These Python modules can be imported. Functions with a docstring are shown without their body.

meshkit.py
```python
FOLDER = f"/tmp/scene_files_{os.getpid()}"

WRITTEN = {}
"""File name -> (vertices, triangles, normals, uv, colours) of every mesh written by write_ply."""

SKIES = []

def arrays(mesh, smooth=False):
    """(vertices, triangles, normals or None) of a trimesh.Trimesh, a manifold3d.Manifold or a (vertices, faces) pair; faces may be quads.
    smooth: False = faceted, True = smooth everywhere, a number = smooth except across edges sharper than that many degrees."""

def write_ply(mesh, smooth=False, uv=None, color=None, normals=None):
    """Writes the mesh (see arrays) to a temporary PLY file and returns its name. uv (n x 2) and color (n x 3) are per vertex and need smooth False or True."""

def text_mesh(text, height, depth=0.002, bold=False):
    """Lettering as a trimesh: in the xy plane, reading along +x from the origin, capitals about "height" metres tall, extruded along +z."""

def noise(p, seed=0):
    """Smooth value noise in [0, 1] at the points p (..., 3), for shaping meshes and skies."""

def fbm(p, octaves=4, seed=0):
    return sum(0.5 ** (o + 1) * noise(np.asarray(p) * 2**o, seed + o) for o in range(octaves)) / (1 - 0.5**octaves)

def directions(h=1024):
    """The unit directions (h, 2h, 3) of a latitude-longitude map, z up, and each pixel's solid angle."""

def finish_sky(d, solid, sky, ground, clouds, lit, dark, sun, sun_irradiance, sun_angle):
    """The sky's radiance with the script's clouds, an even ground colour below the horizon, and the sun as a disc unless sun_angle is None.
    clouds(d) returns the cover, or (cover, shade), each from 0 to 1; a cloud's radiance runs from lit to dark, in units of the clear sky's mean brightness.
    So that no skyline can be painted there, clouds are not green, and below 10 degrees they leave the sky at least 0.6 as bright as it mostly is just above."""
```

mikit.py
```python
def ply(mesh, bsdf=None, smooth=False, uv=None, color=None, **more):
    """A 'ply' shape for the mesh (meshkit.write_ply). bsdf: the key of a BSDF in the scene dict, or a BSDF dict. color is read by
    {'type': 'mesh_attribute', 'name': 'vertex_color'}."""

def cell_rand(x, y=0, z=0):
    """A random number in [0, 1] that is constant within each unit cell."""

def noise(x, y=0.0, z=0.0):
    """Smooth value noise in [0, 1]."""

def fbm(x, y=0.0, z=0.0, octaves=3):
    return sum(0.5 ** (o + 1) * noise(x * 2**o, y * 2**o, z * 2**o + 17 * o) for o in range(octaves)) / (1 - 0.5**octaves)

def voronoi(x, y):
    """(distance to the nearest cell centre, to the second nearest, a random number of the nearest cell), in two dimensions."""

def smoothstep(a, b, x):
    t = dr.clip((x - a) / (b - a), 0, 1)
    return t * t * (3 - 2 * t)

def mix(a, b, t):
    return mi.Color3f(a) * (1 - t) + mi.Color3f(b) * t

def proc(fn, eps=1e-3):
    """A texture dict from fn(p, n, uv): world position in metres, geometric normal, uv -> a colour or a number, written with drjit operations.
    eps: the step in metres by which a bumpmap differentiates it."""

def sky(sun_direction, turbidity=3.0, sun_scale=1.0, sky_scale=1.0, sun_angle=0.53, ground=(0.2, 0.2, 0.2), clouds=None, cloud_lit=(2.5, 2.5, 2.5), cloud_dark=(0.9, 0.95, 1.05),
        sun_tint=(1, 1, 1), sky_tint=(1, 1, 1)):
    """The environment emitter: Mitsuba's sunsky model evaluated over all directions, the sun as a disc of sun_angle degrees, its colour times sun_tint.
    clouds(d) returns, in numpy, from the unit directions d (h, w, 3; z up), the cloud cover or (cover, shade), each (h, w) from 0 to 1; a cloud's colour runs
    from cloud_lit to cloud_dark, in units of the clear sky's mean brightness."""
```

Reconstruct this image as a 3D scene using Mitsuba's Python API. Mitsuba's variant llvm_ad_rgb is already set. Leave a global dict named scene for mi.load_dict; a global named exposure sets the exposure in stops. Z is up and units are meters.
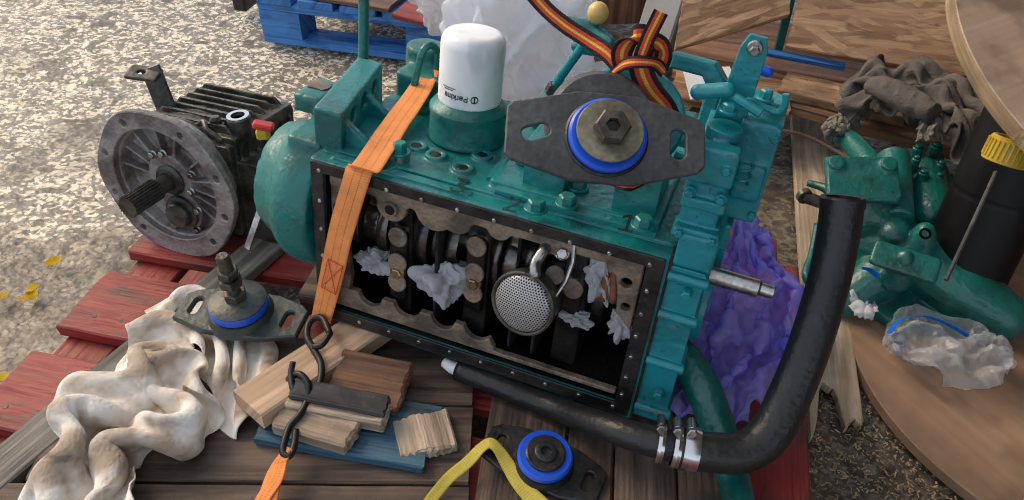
import math, random
import numpy as np, trimesh, drjit as dr, mitsuba as mi
import manifold3d as m3
from manifold3d import Manifold, CrossSection
from shapely.geometry import Polygon, Point
from shapely import affinity
import shapely
from scipy.spatial import Delaunay
import mikit, meshkit

T = mi.ScalarTransform4f
scene, labels = {}, {}

# ---------------------------------------------------------------- camera, sky, exposure
exposure = 2.0
PITCH = math.radians(40)
scene['camera'] = {'type': 'perspective', 'fov': math.degrees(2 * math.atan(512 / 800)), 'fov_axis': 'x',
                   'near_clip': 0.05, 'far_clip': 200.0,
                   'to_world': T().look_at(origin=[0, 0, 1.16], target=[0, math.cos(PITCH), 1.16 - math.sin(PITCH)], up=[0, 0, 1])}
scene['sky'] = mikit.sky([-0.75, 0.55, 0.75], turbidity=3, sun_scale=0.45, sun_angle=30, sky_scale=1.5, sun_tint=(1.06, 1.0, .92),
                         clouds=lambda d: np.full(d.shape[:2], .5), cloud_lit=(2.5, 2.5, 2.5))
labels['sky'] = {'kind': 'structure'}

# ---------------------------------------------------------------- mesh helpers
def mat4(x, y, z, o):
    m = np.eye(4)
    m[:3, 0], m[:3, 1], m[:3, 2], m[:3, 3] = x, y, z, o
    return m

def unit(v):
    v = np.asarray(v, float)
    return v / np.linalg.norm(v)

def frame(o, z, x=(1, 0, 0)):
    """placement whose local z axis points along z, local x as near to x as it goes"""
    z = unit(z); x = np.asarray(x, float); x = x - z * (x @ z)
    if np.linalg.norm(x) < 1e-6:
        x = np.cross([0, 1, 0.3], z)
    x = unit(x)
    return mat4(x, np.cross(z, x), z, o)

def moved(mesh, m):
    mesh = mesh.copy(); mesh.apply_transform(m); return mesh

def cat(*ms):
    return trimesh.util.concatenate([m for m in ms])

def tm(man):
    m = man.to_mesh()
    return trimesh.Trimesh(np.array(m.vert_properties[:, :3], float), np.array(m.tri_verts), process=False)

def man(mesh):
    return Manifold(m3.Mesh(np.asarray(mesh.vertices, np.float32), np.asarray(mesh.faces, np.uint32)))

def bx(u0, u1, v0, v1, w0, w1):
    return Manifold.cube((u1 - u0, v1 - v0, w1 - w0)).translate((u0, v0, w0))

def chbox(sx, sy, sz, c=0.003):
    p = []
    for a in (-1, 1):
        for b in (-1, 1):
            for d in (-1, 1):
                p += [(a * (sx / 2 - c), b * (sy / 2 - c), d * sz / 2), (a * (sx / 2 - c), b * sy / 2, d * (sz / 2 - c)), (a * sx / 2, b * (sy / 2 - c), d * (sz / 2 - c))]
    return trimesh.convex.convex_hull(np.array(p))

def hullp(pts):
    return trimesh.convex.convex_hull(np.array(pts, float))

def lathe(profile, n=28):
    """profile: (r, z) pairs, from the axis to the axis, revolved about z"""
    p = np.array(profile, float); a = np.arange(n) * 2 * np.pi / n
    v = np.stack([p[:, None, 0] * np.cos(a), p[:, None, 0] * np.sin(a), np.repeat(p[:, 1:2], n, 1)], -1).reshape(-1, 3)
    i, j = np.meshgrid(np.arange(len(p) - 1), np.arange(n), indexing='ij')
    q = np.stack([i * n + j, i * n + (j + 1) % n, (i + 1) * n + (j + 1) % n, (i + 1) * n + j], -1).reshape(-1, 4)
    m = trimesh.Trimesh(v, np.vstack([q[:, :3], q[:, [0, 2, 3]]]), process=False)
    m.merge_vertices(); m.update_faces(m.nondegenerate_faces())
    return m

def cyl(p0, p1, r0, r1=None, n=24, c=0.0015):
    p0, p1 = np.asarray(p0, float), np.asarray(p1, float)
    r1 = r0 if r1 is None else r1
    h = np.linalg.norm(p1 - p0); c = min(c, h / 3, r0 / 2, r1 / 2)
    return moved(lathe([(0, 0), (r0 - c, 0), (r0, c), (r1, h - c), (r1 - c, h), (0, h)], n), frame(p0, p1 - p0))

def spline(pts, per=8):
    p = np.asarray(pts, float); q = np.vstack([2 * p[0] - p[1], p, 2 * p[-1] - p[-2]])
    out = []
    for i in range(1, len(q) - 2):
        t = np.linspace(0, 1, per, endpoint=False)[:, None]
        a, b, c, d = q[i - 1:i + 3]
        out.append(0.5 * (2 * b + (c - a) * t + (2 * a - 5 * b + 4 * c - d) * t * t + (3 * b - a - 3 * c + d) * t ** 3))
    return np.vstack(out + [q[-2:-1]])

def tube(pts, r, n=14, per=8, smooth=True, caps=True):
    p = spline(pts, per) if smooth else np.asarray(pts, float)
    r = np.broadcast_to(r, len(np.atleast_1d(r))) if np.ndim(r) else np.full(2, float(r))
    rr = np.interp(np.linspace(0, 1, len(p)), np.linspace(0, 1, len(r)), r)
    t = np.gradient(p, axis=0); t /= np.linalg.norm(t, axis=1, keepdims=True) + 1e-12
    a = np.zeros_like(p); x = np.cross(t[0], [0.31, 0.2, 0.93]); x = unit(x)
    for i in range(len(p)):
        x = unit(x - t[i] * (x @ t[i])); a[i] = x
    b = np.cross(t, a); ang = np.arange(n) * 2 * np.pi / n
    v = p[:, None] + rr[:, None, None] * (np.cos(ang)[None, :, None] * a[:, None] + np.sin(ang)[None, :, None] * b[:, None])
    i, j = np.meshgrid(np.arange(len(p) - 1), np.arange(n), indexing='ij')
    q = np.stack([i * n + j, i * n + (j + 1) % n, (i + 1) * n + (j + 1) % n, (i + 1) * n + j], -1).reshape(-1, 4)
    f = [q[:, :3], q[:, [0, 2, 3]]]; v = v.reshape(-1, 3)
    if caps:
        k = len(v); v = np.vstack([v, p[:1], p[-1:]]); s = np.arange(n); e = (len(p) - 1) * n
        f += [np.stack([(s + 1) % n, s, s * 0 + k], 1), np.stack([e + s, e + (s + 1) % n, s * 0 + k + 1], 1)]
    return trimesh.Trimesh(v, np.vstack(f), process=False)

def ribbon(pts, wdirs, w, t, per=8, na=7, ripple=0.0, seed=0, square=True):
    """woven webbing: a flat band along pts, returns mesh and uv (metres along, -1..1 across)"""
    p = spline(pts, per); wd = spline(wdirs, per)
    tt = np.gradient(p, axis=0); tt /= np.linalg.norm(tt, axis=1, keepdims=True) + 1e-12
    if square: wd = wd - tt * (wd * tt).sum(1, keepdims=True)
    wd = wd / np.linalg.norm(wd, axis=1, keepdims=True)
    nn = np.cross(tt, wd); nn /= np.linalg.norm(nn, axis=1, keepdims=True); s = np.r_[0, np.cumsum(np.linalg.norm(np.diff(p, axis=0), axis=1))]
    w = np.interp(np.linspace(0, 1, len(p)), np.linspace(0, 1, len(np.atleast_1d(w))), np.atleast_1d(w)) if np.ndim(w) else np.full(len(p), w)
    c = np.linspace(-1, 1, na)
    bow = ripple * (meshkit.noise(np.stack([s[:, None] * 25 + 0 * c, c[None] * 1.2 + 0 * s[:, None], 0 * s[:, None] + 0 * c], -1), seed) - .5)
    top = p[:, None] + c[None, :, None] * wd[:, None] * w[:, None, None] / 2 + nn[:, None] * (t / 2 + bow[..., None])
    bot = top[:, ::-1] - nn[:, None] * t
    ring = np.concatenate([top, bot], 1); k = 2 * na
    uv = np.stack([np.repeat(s[:, None], k, 1), np.tile(np.r_[c, c[::-1]], (len(p), 1))], -1)
    i, j = np.meshgrid(np.arange(len(p) - 1), np.arange(k), indexing='ij')
    q = np.stack([i * k + j, (i + 1) * k + j, (i + 1) * k + (j + 1) % k, i * k + (j + 1) % k], -1).reshape(-1, 4)
    f = [q[:, [0, 2, 1]], q[:, [0, 3, 2]]]
    for e, o in ((0, 1), ((len(p) - 1) * k, -1)):
        cap = np.array([[e + a, e + a + 1, e + k - 2 - a] for a in range(na - 1)] + [[e + a, e + k - 2 - a, e + k - 1 - a] for a in range(na - 1)])
        f.append(cap[:, ::o])
    return trimesh.Trimesh(ring.reshape(-1, 3), np.vstack(f), process=False), uv.reshape(-1, 2)

def prism(poly, h, b=0.0015):
    """a plate of outline poly (holes too), z from 0 to h, edges chamfered by b"""
    poly = shapely.geometry.polygon.orient(poly)
    b = min(b, h / 3)
    def inset(ring):
        c = np.array(ring.coords)[:-1]
        e0 = c - np.roll(c, 1, 0); e1 = np.roll(c, -1, 0) - c
        n0 = np.stack([-e0[:, 1], e0[:, 0]], 1) / (np.linalg.norm(e0, axis=1, keepdims=True) + 1e-12); n1 = np.stack([-e1[:, 1], e1[:, 0]], 1) / (np.linalg.norm(e1, axis=1, keepdims=True) + 1e-12)
        m = n0 + n1; m = m / np.maximum(np.linalg.norm(m, axis=1, keepdims=True) ** 2, 0.4) * 2
        return c, c + m * b
    out = []
    rings = [inset(r) for r in [poly.exterior, *poly.interiors]]
    small = Polygon(rings[0][1], [r[1] for r in rings[1:]])
    if not small.is_valid:
        return trimesh.creation.extrude_polygon(poly, h, engine='earcut')
    v2, f2 = trimesh.creation.triangulate_polygon(small, engine='earcut')
    v2, f2 = np.asarray(v2), np.asarray(f2)
    e = v2[f2[:, 1]] - v2[f2[:, 0]]; g = v2[f2[:, 2]] - v2[f2[:, 0]]
    f2 = np.where((e[:, 0] * g[:, 1] - e[:, 1] * g[:, 0] > 0)[:, None], f2, f2[:, ::-1])
    out.append(trimesh.Trimesh(np.c_[v2, np.full(len(v2), h)], f2, process=False))
    out.append(trimesh.Trimesh(np.c_[v2, np.zeros(len(v2))], f2[:, ::-1], process=False))
    for c, i in rings:
        n = len(c); L = [np.c_[i, np.zeros(n)], np.c_[c, np.full(n, b)], np.c_[c, np.full(n, h - b)], np.c_[i, np.full(n, h)]]
        s = np.arange(n); f = []
        for k in range(3):
            A, B = k * n, (k + 1) * n
            f += [np.stack([A + s, A + (s + 1) % n, B + (s + 1) % n], 1), np.stack([A + s, B + (s + 1) % n, B + s], 1)]
        out.append(trimesh.Trimesh(np.vstack(L), np.vstack(f), process=False))
    m = cat(*out); m.merge_vertices(digits_vertex=6); return m

def circle(x, y, r, n=20):
    a = np.arange(n) * 2 * np.pi / n
    return Polygon(np.stack([x + r * np.cos(a), y + r * np.sin(a)], 1))

def soften(m, it, most):
    e = m.edges_unique; v0 = m.vertices.copy(); v = v0.copy(); deg = np.maximum(np.bincount(e.ravel(), minlength=len(v)), 1)[:, None]
    for _ in range(it):
        s = np.zeros_like(v); np.add.at(s, e[:, 0], v[e[:, 1]]); np.add.at(s, e[:, 1], v[e[:, 0]])
        v = v + .5 * (s / deg - v)
        d = v - v0; L = np.linalg.norm(d, axis=1, keepdims=True); v = v0 + d * np.minimum(1, most / np.maximum(L, 1e-9))
    m.vertices = v

def creases(q, f0, n, seed, amp):
    """sharp random folds of crumpled film or paper: a sum of bent triangle waves"""
    rng = np.random.default_rng(seed); out = np.zeros(len(q))
    for k in range(n):
        d = rng.normal(size=3); d /= np.linalg.norm(d); f = f0 * 1.45 ** (k % 6) * rng.uniform(.8, 1.2)
        x = q @ d * f + 1.6 * meshkit.noise(q * f * .35 + 10 * k, seed + k) + rng.uniform(0, 9)
        out += (np.abs(x - np.floor(x) - .5) - .25) / f * (.4 + 1.2 * meshkit.noise(q * f * .25 + 3 * k, seed + 50 + k))
    return out * amp

def settle(left, right, size, z0, seed, n=(84, 56), steps=110, lift=.05, bend=(.3, .12, 0), waves=(13, 8), keep=(.03, 0), slope=False):
    """a cloth of the given size, gathered between two edge lines and let fall in a heap (position based dynamics)"""
    from scipy.spatial import cKDTree
    rng = np.random.default_rng(seed); nu, nv = n
    def along(e):
        q = spline(np.asarray(e, float), 12); s = np.r_[0, np.cumsum(np.linalg.norm(np.diff(q, axis=0), axis=1))]
        return np.stack([np.interp(np.linspace(0, s[-1], nu), s, q[:, k]) for k in range(3)], 1)
    A, B = along(left), along(right); t = np.linspace(0, 1, nv)
    gu, gv = np.meshgrid(np.linspace(0, size[0], nu), np.linspace(0, size[1], nv), indexing='ij')
    q = np.stack([gu * 9, gv * 9, 0 * gu], -1)
    tt = np.clip(t + .25 * (meshkit.fbm(q * .8, 3, seed) - .5) * np.sin(np.pi * t) * 2, 0, 1)
    x = A[:, None] * (1 - tt[..., None]) + B[:, None] * tt[..., None]
    w1, w2 = meshkit.fbm(q * .6 + 3, 2, seed + 1), meshkit.fbm(q * .6 + 30, 2, seed + 2)
    buck = .5 + .5 * np.sin(2 * np.pi * (gv * waves[0] + 2.2 * w1)) * (.4 + w2) + .35 * np.sin(2 * np.pi * (gu * waves[1] + gv * 3 + 2 * w2))
    x[..., 2] = (x[..., 2] if slope else z0 + .004) + lift * (.25 + .75 * np.clip(buck, 0, 1.4)) * np.minimum(1, np.minimum(gu, size[0] - gu) / .03 + .15) + .002 * rng.random((nu, nv))
    x = x.reshape(-1, 3); v = np.zeros_like(x); x0 = x.copy(); idx = np.arange(nu * nv).reshape(nu, nv)
    du, dv = size[0] / (nu - 1), size[1] / (nv - 1); dd = math.hypot(du, dv)
    C = []
    def pairs(a, b, rest, axis, k, stiff):
        for o in range(2 * k if k > 1 else 2):
            s = [slice(None)] * 2; s[axis] = slice(o, None, 2 * k if k > 1 else 2)
            i, j = a[tuple(s)].ravel(), b[tuple(s)].ravel()
            if len(i): C.append((i, j, rest, stiff))
    pairs(idx[:-1], idx[1:], du, 0, 1, 1.0); pairs(idx[:, :-1], idx[:, 1:], dv, 1, 1, 1.0)
    pairs(idx[:-1, :-1], idx[1:, 1:], dd, 0, 1, .5); pairs(idx[1:, :-1], idx[:-1, 1:], dd, 0, 1, .5)
    pairs(idx[:-2], idx[2:], 2 * du, 0, 2, bend[0]); pairs(idx[:, :-2], idx[:, 2:], 2 * dv, 1, 2, bend[0])
    pairs(idx[:-4], idx[4:], 4 * du, 0, 4, bend[1]); pairs(idx[:, :-4], idx[:, 4:], 4 * dv, 1, 4, bend[1])
    if bend[2]: pairs(idx[:-7], idx[7:], 7 * du, 0, 7, bend[2]); pairs(idx[:, :-7], idx[:, 7:], 7 * dv, 1, 7, bend[2])
    r = .95 * min(du, dv); iu, iv = np.divmod(np.arange(nu * nv), nv); dt = .012
    for s in range(steps):
        v[:, 2] -= 9.8 * dt * .5; v *= .94
        old = x.copy(); x = x + v * dt + (x0 - x) * [keep[0], keep[0], keep[1]]
        for it in range(5):
            for i, j, rest, stiff in C:
                d = x[j] - x[i]; L = np.linalg.norm(d, axis=1) + 1e-9
                g = (L - rest) / L * .5 * stiff
                c = d * np.clip(g, -.4, .4)[:, None]; x[i] += c; x[j] -= c
            x[:, 2] = np.maximum(x[:, 2], z0)
        if s % 2 == 0:
            pr = cKDTree(x).query_pairs(r, output_type='ndarray')
            pr = pr[(np.abs(iu[pr[:, 0]] - iu[pr[:, 1]]) > 2) | (np.abs(iv[pr[:, 0]] - iv[pr[:, 1]]) > 2)]
            if len(pr):
                d = x[pr[:, 1]] - x[pr[:, 0]]; L = np.linalg.norm(d, axis=1, keepdims=True) + 1e-9; c = d / L * (r - L) * .4
                np.add.at(x, pr[:, 1], c); np.add.at(x, pr[:, 0], -c)
        v = (x - old) / dt; sp = np.linalg.norm(v, axis=1, keepdims=True); v *= np.minimum(1, 1.0 / np.maximum(sp, 1e-9))
        low = x[:, 2] < z0 + .002; x[low, :2] = old[low, :2] + .25 * (x[low, :2] - old[low, :2]); v[low] *= .3
    g = x.reshape(nu, nv, 3)                       # draw stray corners back to the cloth
    for _ in range(12):
        pad = np.pad(g, ((1, 1), (1, 1), (0, 0)), mode='edge'); mean = (pad[2:, 1:-1] + pad[:-2, 1:-1] + pad[1:-1, 2:] + pad[1:-1, :-2]) / 4
        far = np.linalg.norm(g - mean, axis=-1, keepdims=True) > 1.1 * max(du, dv)
        g = np.where(far, mean, g)
    x = g.reshape(-1, 3)
    i, j = np.meshgrid(np.arange(nu - 1), np.arange(nv - 1), indexing='ij')
    f = np.stack([idx[i, j], idx[i + 1, j], idx[i + 1, j + 1], idx[i, j + 1]], -1).reshape(-1, 4)
    m = trimesh.Trimesh(x, np.vstack([f[:, :3], f[:, [0, 2, 3]]]), process=False)
    if m.face_normals[:, 2].sum() < 0: m.invert()
    return m

def cast(man_, step=0.006, it=4, bump=0.0, seed=0):
    """a casting: union of solids, its edges rounded"""
    m = man_.refine_to_length(step); m = tm(m); m.merge_vertices(digits_vertex=5)
    soften(m, it, step * .7)
    if bump:
        m.vertices = m.vertices + m.vertex_normals * ((meshkit.fbm(m.vertices * 90, 3, seed) - .5) * bump)[:, None]
    return m

def rough(mesh, step, amp, freq=40, seed=0):
    """subdivide and make uneven"""
    m = tm(man(mesh).refine_to_length(step)); m.merge_vertices(digits_vertex=6)
    d = np.stack([meshkit.fbm(m.vertices * freq + 7 * k, 3, seed + k) - .5 for k in range(3)], 1)
    m.vertices = m.vertices + 2 * amp * d
    return m

def board(L, W, H, seed=0, amp=0.0012, step=0.03, ragged=0.0, bow=0.0):
    """a sawn board, x along, centred, z from 0 to H; returns mesh and uv (metres along, metres around)"""
    rng = np.random.default_rng(seed)
    nx, ny = max(4, int(L / step)), max(4, int(W / 0.018)); c = min(0.003, H / 4, W / 5)
    ys = np.r_[-W / 2, np.linspace(-W / 2 + c, W / 2 - c, ny), W / 2]
    top = [(y, H - c if abs(y) > W / 2 - c / 2 else H) for y in ys]
    bot = [(y, c if abs(y) > W / 2 - c / 2 else 0) for y in ys[::-1]]
    ring = np.array(top + bot); k = len(ring)
    xs = np.linspace(-L / 2, L / 2, nx)
    v = np.stack([np.repeat(xs[:, None], k, 1), np.tile(ring[:, 0], (nx, 1)), np.tile(ring[:, 1], (nx, 1))], -1)
    off = rng.uniform(0, 50)
    if ragged:
        for e, sgn in ((0, -1), (nx - 1, 1)):
            d = (meshkit.fbm(np.stack([v[e, :, 1] * 60 + off, v[e, :, 2] * 40, 0 * v[e, :, 1]], -1), 3, seed) - .5) * 2 * ragged
            v[e, :, 0] += d; v[e - sgn, :, 0] += d * .8
    v[..., 2] += bow * ((v[..., 0] / (L / 2)) ** 2)
    u = np.repeat(xs[:, None], k, 1); across = np.tile(ring[:, 0] + 0.7 * ring[:, 1], (nx, 1))
    v = v.reshape(-1, 3)
    nz = np.stack([meshkit.fbm(v * [14, 90, 90] + off + 9 * j, 3, seed + j) - .5 for j in range(3)], 1)
    v = v + nz * [0, 2 * amp, 2 * amp]
    i, j = np.meshgrid(np.arange(nx - 1), np.arange(k), indexing='ij')
    q = np.stack([i * k + j, (i + 1) * k + j, (i + 1) * k + (j + 1) % k, i * k + (j + 1) % k], -1).reshape(-1, 4)
    f = [q[:, [0, 1, 2]][:, ::-1], q[:, [0, 2, 3]][:, ::-1]]
    h = k // 2
    for e, o in ((0, 1), ((nx - 1) * k, -1)):
        capf = np.array([[e + a, e + a + 1, e + k - 2 - a] for a in range(h - 1)] + [[e + a, e + k - 2 - a, e + k - 1 - a] for a in range(h - 1)])
        f.append(capf[:, ::-o])
    m = trimesh.Trimesh(v, np.vstack(f), process=False)
    if m.volume < 0: m.invert()
    uv = np.stack([u.ravel() + off, across.ravel() + off * 0.37], -1)
    return m, uv

def chunk(L, W, H, seed, amp, step=.005, freq=60):
    """a rough piece of split wood, x along the grain, z from 0 to H; returns mesh and uv"""
    m = tm(man(chbox(L, W, H, .003)).refine_to_length(step)); m.merge_vertices(digits_vertex=6); v = m.vertices
    off = seed * 1.7
    d = np.stack([meshkit.fbm(v * np.array([.6, .7, .7]) * freq + 7 * k + off, 4, seed + k) - .5 for k in range(3)], 1)
    e = np.stack([meshkit.fbm(v * freq * .35 + 5 * k + off, 3, seed + 9 + k) - .5 for k in range(3)], 1)
    v = v + 2 * amp * (d + e) * [1.6, .55, .75]
    end = (np.abs(m.vertices[:, :1]) > L / 2 - .004)
    v[:, :1] += end * 3 * amp * (meshkit.noise(np.c_[m.vertices[:, :1] * 0, m.vertices[:, 1:] * 260], seed)[:, None] - .5)
    v[:, 2] += H / 2
    uv = np.stack([m.vertices[:, 0] + off, m.vertices[:, 1] + .7 * m.vertices[:, 2] + off], 1)
    return trimesh.Trimesh(v, m.faces, process=False), uv

def tri_poly(poly, res):
    """interior triangulation of a shapely polygon, and each vertex's distance to the outline"""
    x0, y0, x1, y1 = poly.bounds
    gx, gy = np.meshgrid(np.arange(x0, x1, res), np.arange(y0, y1, res * .87))
    gx = gx + (np.arange(gx.shape[0]) % 2)[:, None] * res / 2
    p = np.stack([gx.ravel(), gy.ravel()], 1)
    pts = shapely.points(p); d = shapely.distance(pts, poly.exterior)
    p = p[shapely.contains(poly, pts) & (d > res * .45)]
    n = max(8, int(poly.exterior.length / res)); b = np.array([poly.exterior.interpolate(t, normalized=True).coords[0] for t in np.linspace(0, 1, n, endpoint=False)])
    p = np.vstack([p, b]); t = Delaunay(p).simplices
    c = p[t].mean(1); t = t[shapely.contains(poly, shapely.points(c))]
    e = p[t[:, 1]] - p[t[:, 0]]; g = p[t[:, 2]] - p[t[:, 0]]
    area = e[:, 0] * g[:, 1] - e[:, 1] * g[:, 0]
    t = np.where((area > 0)[:, None], t, t[:, ::-1])[np.abs(area) > 1e-9]
    return p, t, shapely.distance(shapely.points(p), poly.exterior)

def smooth_poly(pts, per=6):
    p = np.asarray(pts, float)[:, :2]; q = spline(np.vstack([p[-2:], p, p[:3]]), per)
    g = Polygon(q[2 * per:(2 + len(p)) * per]).buffer(0)
    return max(getattr(g, 'geoms', [g]), key=lambda x: x.area)

def lump(poly, z0, hfun, res=0.008, undercut=0.0):
    """a soft heap: the sheet over the outline poly, height hfun(p, d) above z0"""
    p, t, d = tri_poly(poly, res)
    h = hfun(p, d)
    return trimesh.Trimesh(np.c_[p, z0 + h], t, process=False), d

def crumple(m, stretch, iters=60, keep=0.12, bend=0.25, floor=None, seed=0, jitter=0.003):
    """lets a sheet that is longer than its place buckle into folds: edges want stretch times their length, the sheet is pulled back towards its first shape"""
    rng = np.random.default_rng(seed); e = m.edges_unique; v = m.vertices.copy(); v0 = v.copy()
    rest = np.linalg.norm(v[e[:, 0]] - v[e[:, 1]], axis=1) * stretch
    deg = np.bincount(e.ravel(), minlength=len(v))[:, None]
    n = m.vertex_normals
    lowf = meshkit.fbm(v * 22 + seed, 3, seed) - .5
    v = v + n * (lowf * jitter * 8)[:, None] + rng.normal(0, jitter * .3, v.shape)
    for k in range(iters):
        d = v[e[:, 1]] - v[e[:, 0]]; L = np.linalg.norm(d, axis=1); c = d * ((L - rest) / (L + 1e-9))[:, None] * .5
        acc = np.zeros_like(v); np.add.at(acc, e[:, 0], c); np.add.at(acc, e[:, 1], -c)
        v = v + acc / deg * 1.6
        if bend:
            s = np.zeros_like(v); np.add.at(s, e[:, 0], v[e[:, 1]]); np.add.at(s, e[:, 1], v[e[:, 0]])
            v = v + (s / deg - v) * bend
        v = v + (v0 - v) * keep
        if floor is not None:
            v[:, 2] = np.maximum(v[:, 2], floor)
    return trimesh.Trimesh(v, m.faces, process=False)

def subdiv(m, n=1):
    for _ in range(n):
        v, f = trimesh.remesh.subdivide(m.vertices, m.faces); m = trimesh.Trimesh(v, f, process=False); soften(m, 3, 1)
    return m

def thick(m, t):
    """both sides of a sheet, t apart"""
    n = m.vertex_normals; k = len(m.vertices)
    v = np.vstack([m.vertices, m.vertices - n * t]); f = [m.faces, m.faces[:, ::-1] + k]
    es = np.sort(m.edges, 1); _, inv, cnt = np.unique(es, axis=0, return_inverse=True, return_counts=True)
    b = m.edges[cnt[inv.ravel()] == 1]
    f += [np.stack([b[:, 1], b[:, 0], b[:, 0] + k], 1), np.stack([b[:, 1], b[:, 0] + k, b[:, 1] + k], 1)]
    return trimesh.Trimesh(v, np.vstack(f), process=False)

def ball(c, r, squash=(1, 1, 1), sub=3):
    m = trimesh.creation.icosphere(sub, 1.0); m.vertices = m.vertices * np.array(squash) * r + c; return m

def limb(*pr, n=20):
    """hull chain of spheres"""
    out = Manifold()
    for (p, r), (q, s) in zip(pr[:-1], pr[1:]):
        out = out + Manifold.batch_hull([Manifold.sphere(r, n).translate(tuple(p)), Manifold.sphere(s, n).translate(tuple(q))])
    return out

def mcyl(p0, p1, r0, r1=None, n=28):
    return man(cyl(p0, p1, r0, r1, n, c=1e-4))

# ---------------------------------------------------------------- scene entries
def numbered(key):
    k, i = key, 0
    while k in scene or any(s.startswith(k + '__') for s in scene) or k in taken:
        i += 1; k = f'{key}_{i:03d}'
    return k

taken = set()

def thing(name, label, cat_, group=None):
    k = numbered(name); taken.add(k); labels[k] = {'label': label, 'category': cat_}
    if group: labels[k]['group'] = group
    return k

def put(key, mesh, material, smooth=35, uv=None, label=None, kind=None, m=None, color=None):
    """one entry of the scene; key ends in a plain name, a repeat takes a number"""
    head, _, tail = key.rpartition('__')
    k = key if key in taken and key not in scene else numbered(key)
    if m is not None: mesh = moved(mesh, m)
    scene[k] = mikit.ply(mesh, material, smooth=True if (uv is not None or color is not None) and smooth else smooth, uv=uv, color=color)
    if label or kind:
        labels.setdefault(k, {})
        if label: labels[k]['label'] = label
        if kind: labels[k]['kind'] = kind
    return k

def one(name, mesh, material, label, cat_, smooth=35, uv=None, group=None, kind=None, m=None):
    k = thing(name, label, cat_, group)
    put(k, mesh, material, smooth, uv, kind=kind, m=m)
    return k

def put_board(key, L, W, H, o, xdir, material, zdir=(0, 0, 1), seed=0, label=None, **kw):
    b, uv = board(L, W, H, seed, **kw)
    x = unit(xdir); z = np.asarray(zdir, float); z = unit(z - x * (z @ x))
    return put(key, moved(b, mat4(x, np.cross(z, x), z, o)), material, smooth=False, uv=uv, label=label)

def between(a, b):
    a, b = np.asarray(a, float), np.asarray(b, float)
    return (a + b) / 2, unit(b - a), np.linalg.norm(b - a)

# ---------------------------------------------------------------- materials
fbm, noise, smoothstep, mix, voronoi, cell = mikit.fbm, mikit.noise, mikit.smoothstep, mikit.mix, mikit.voronoi, mikit.cell_rand

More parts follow.
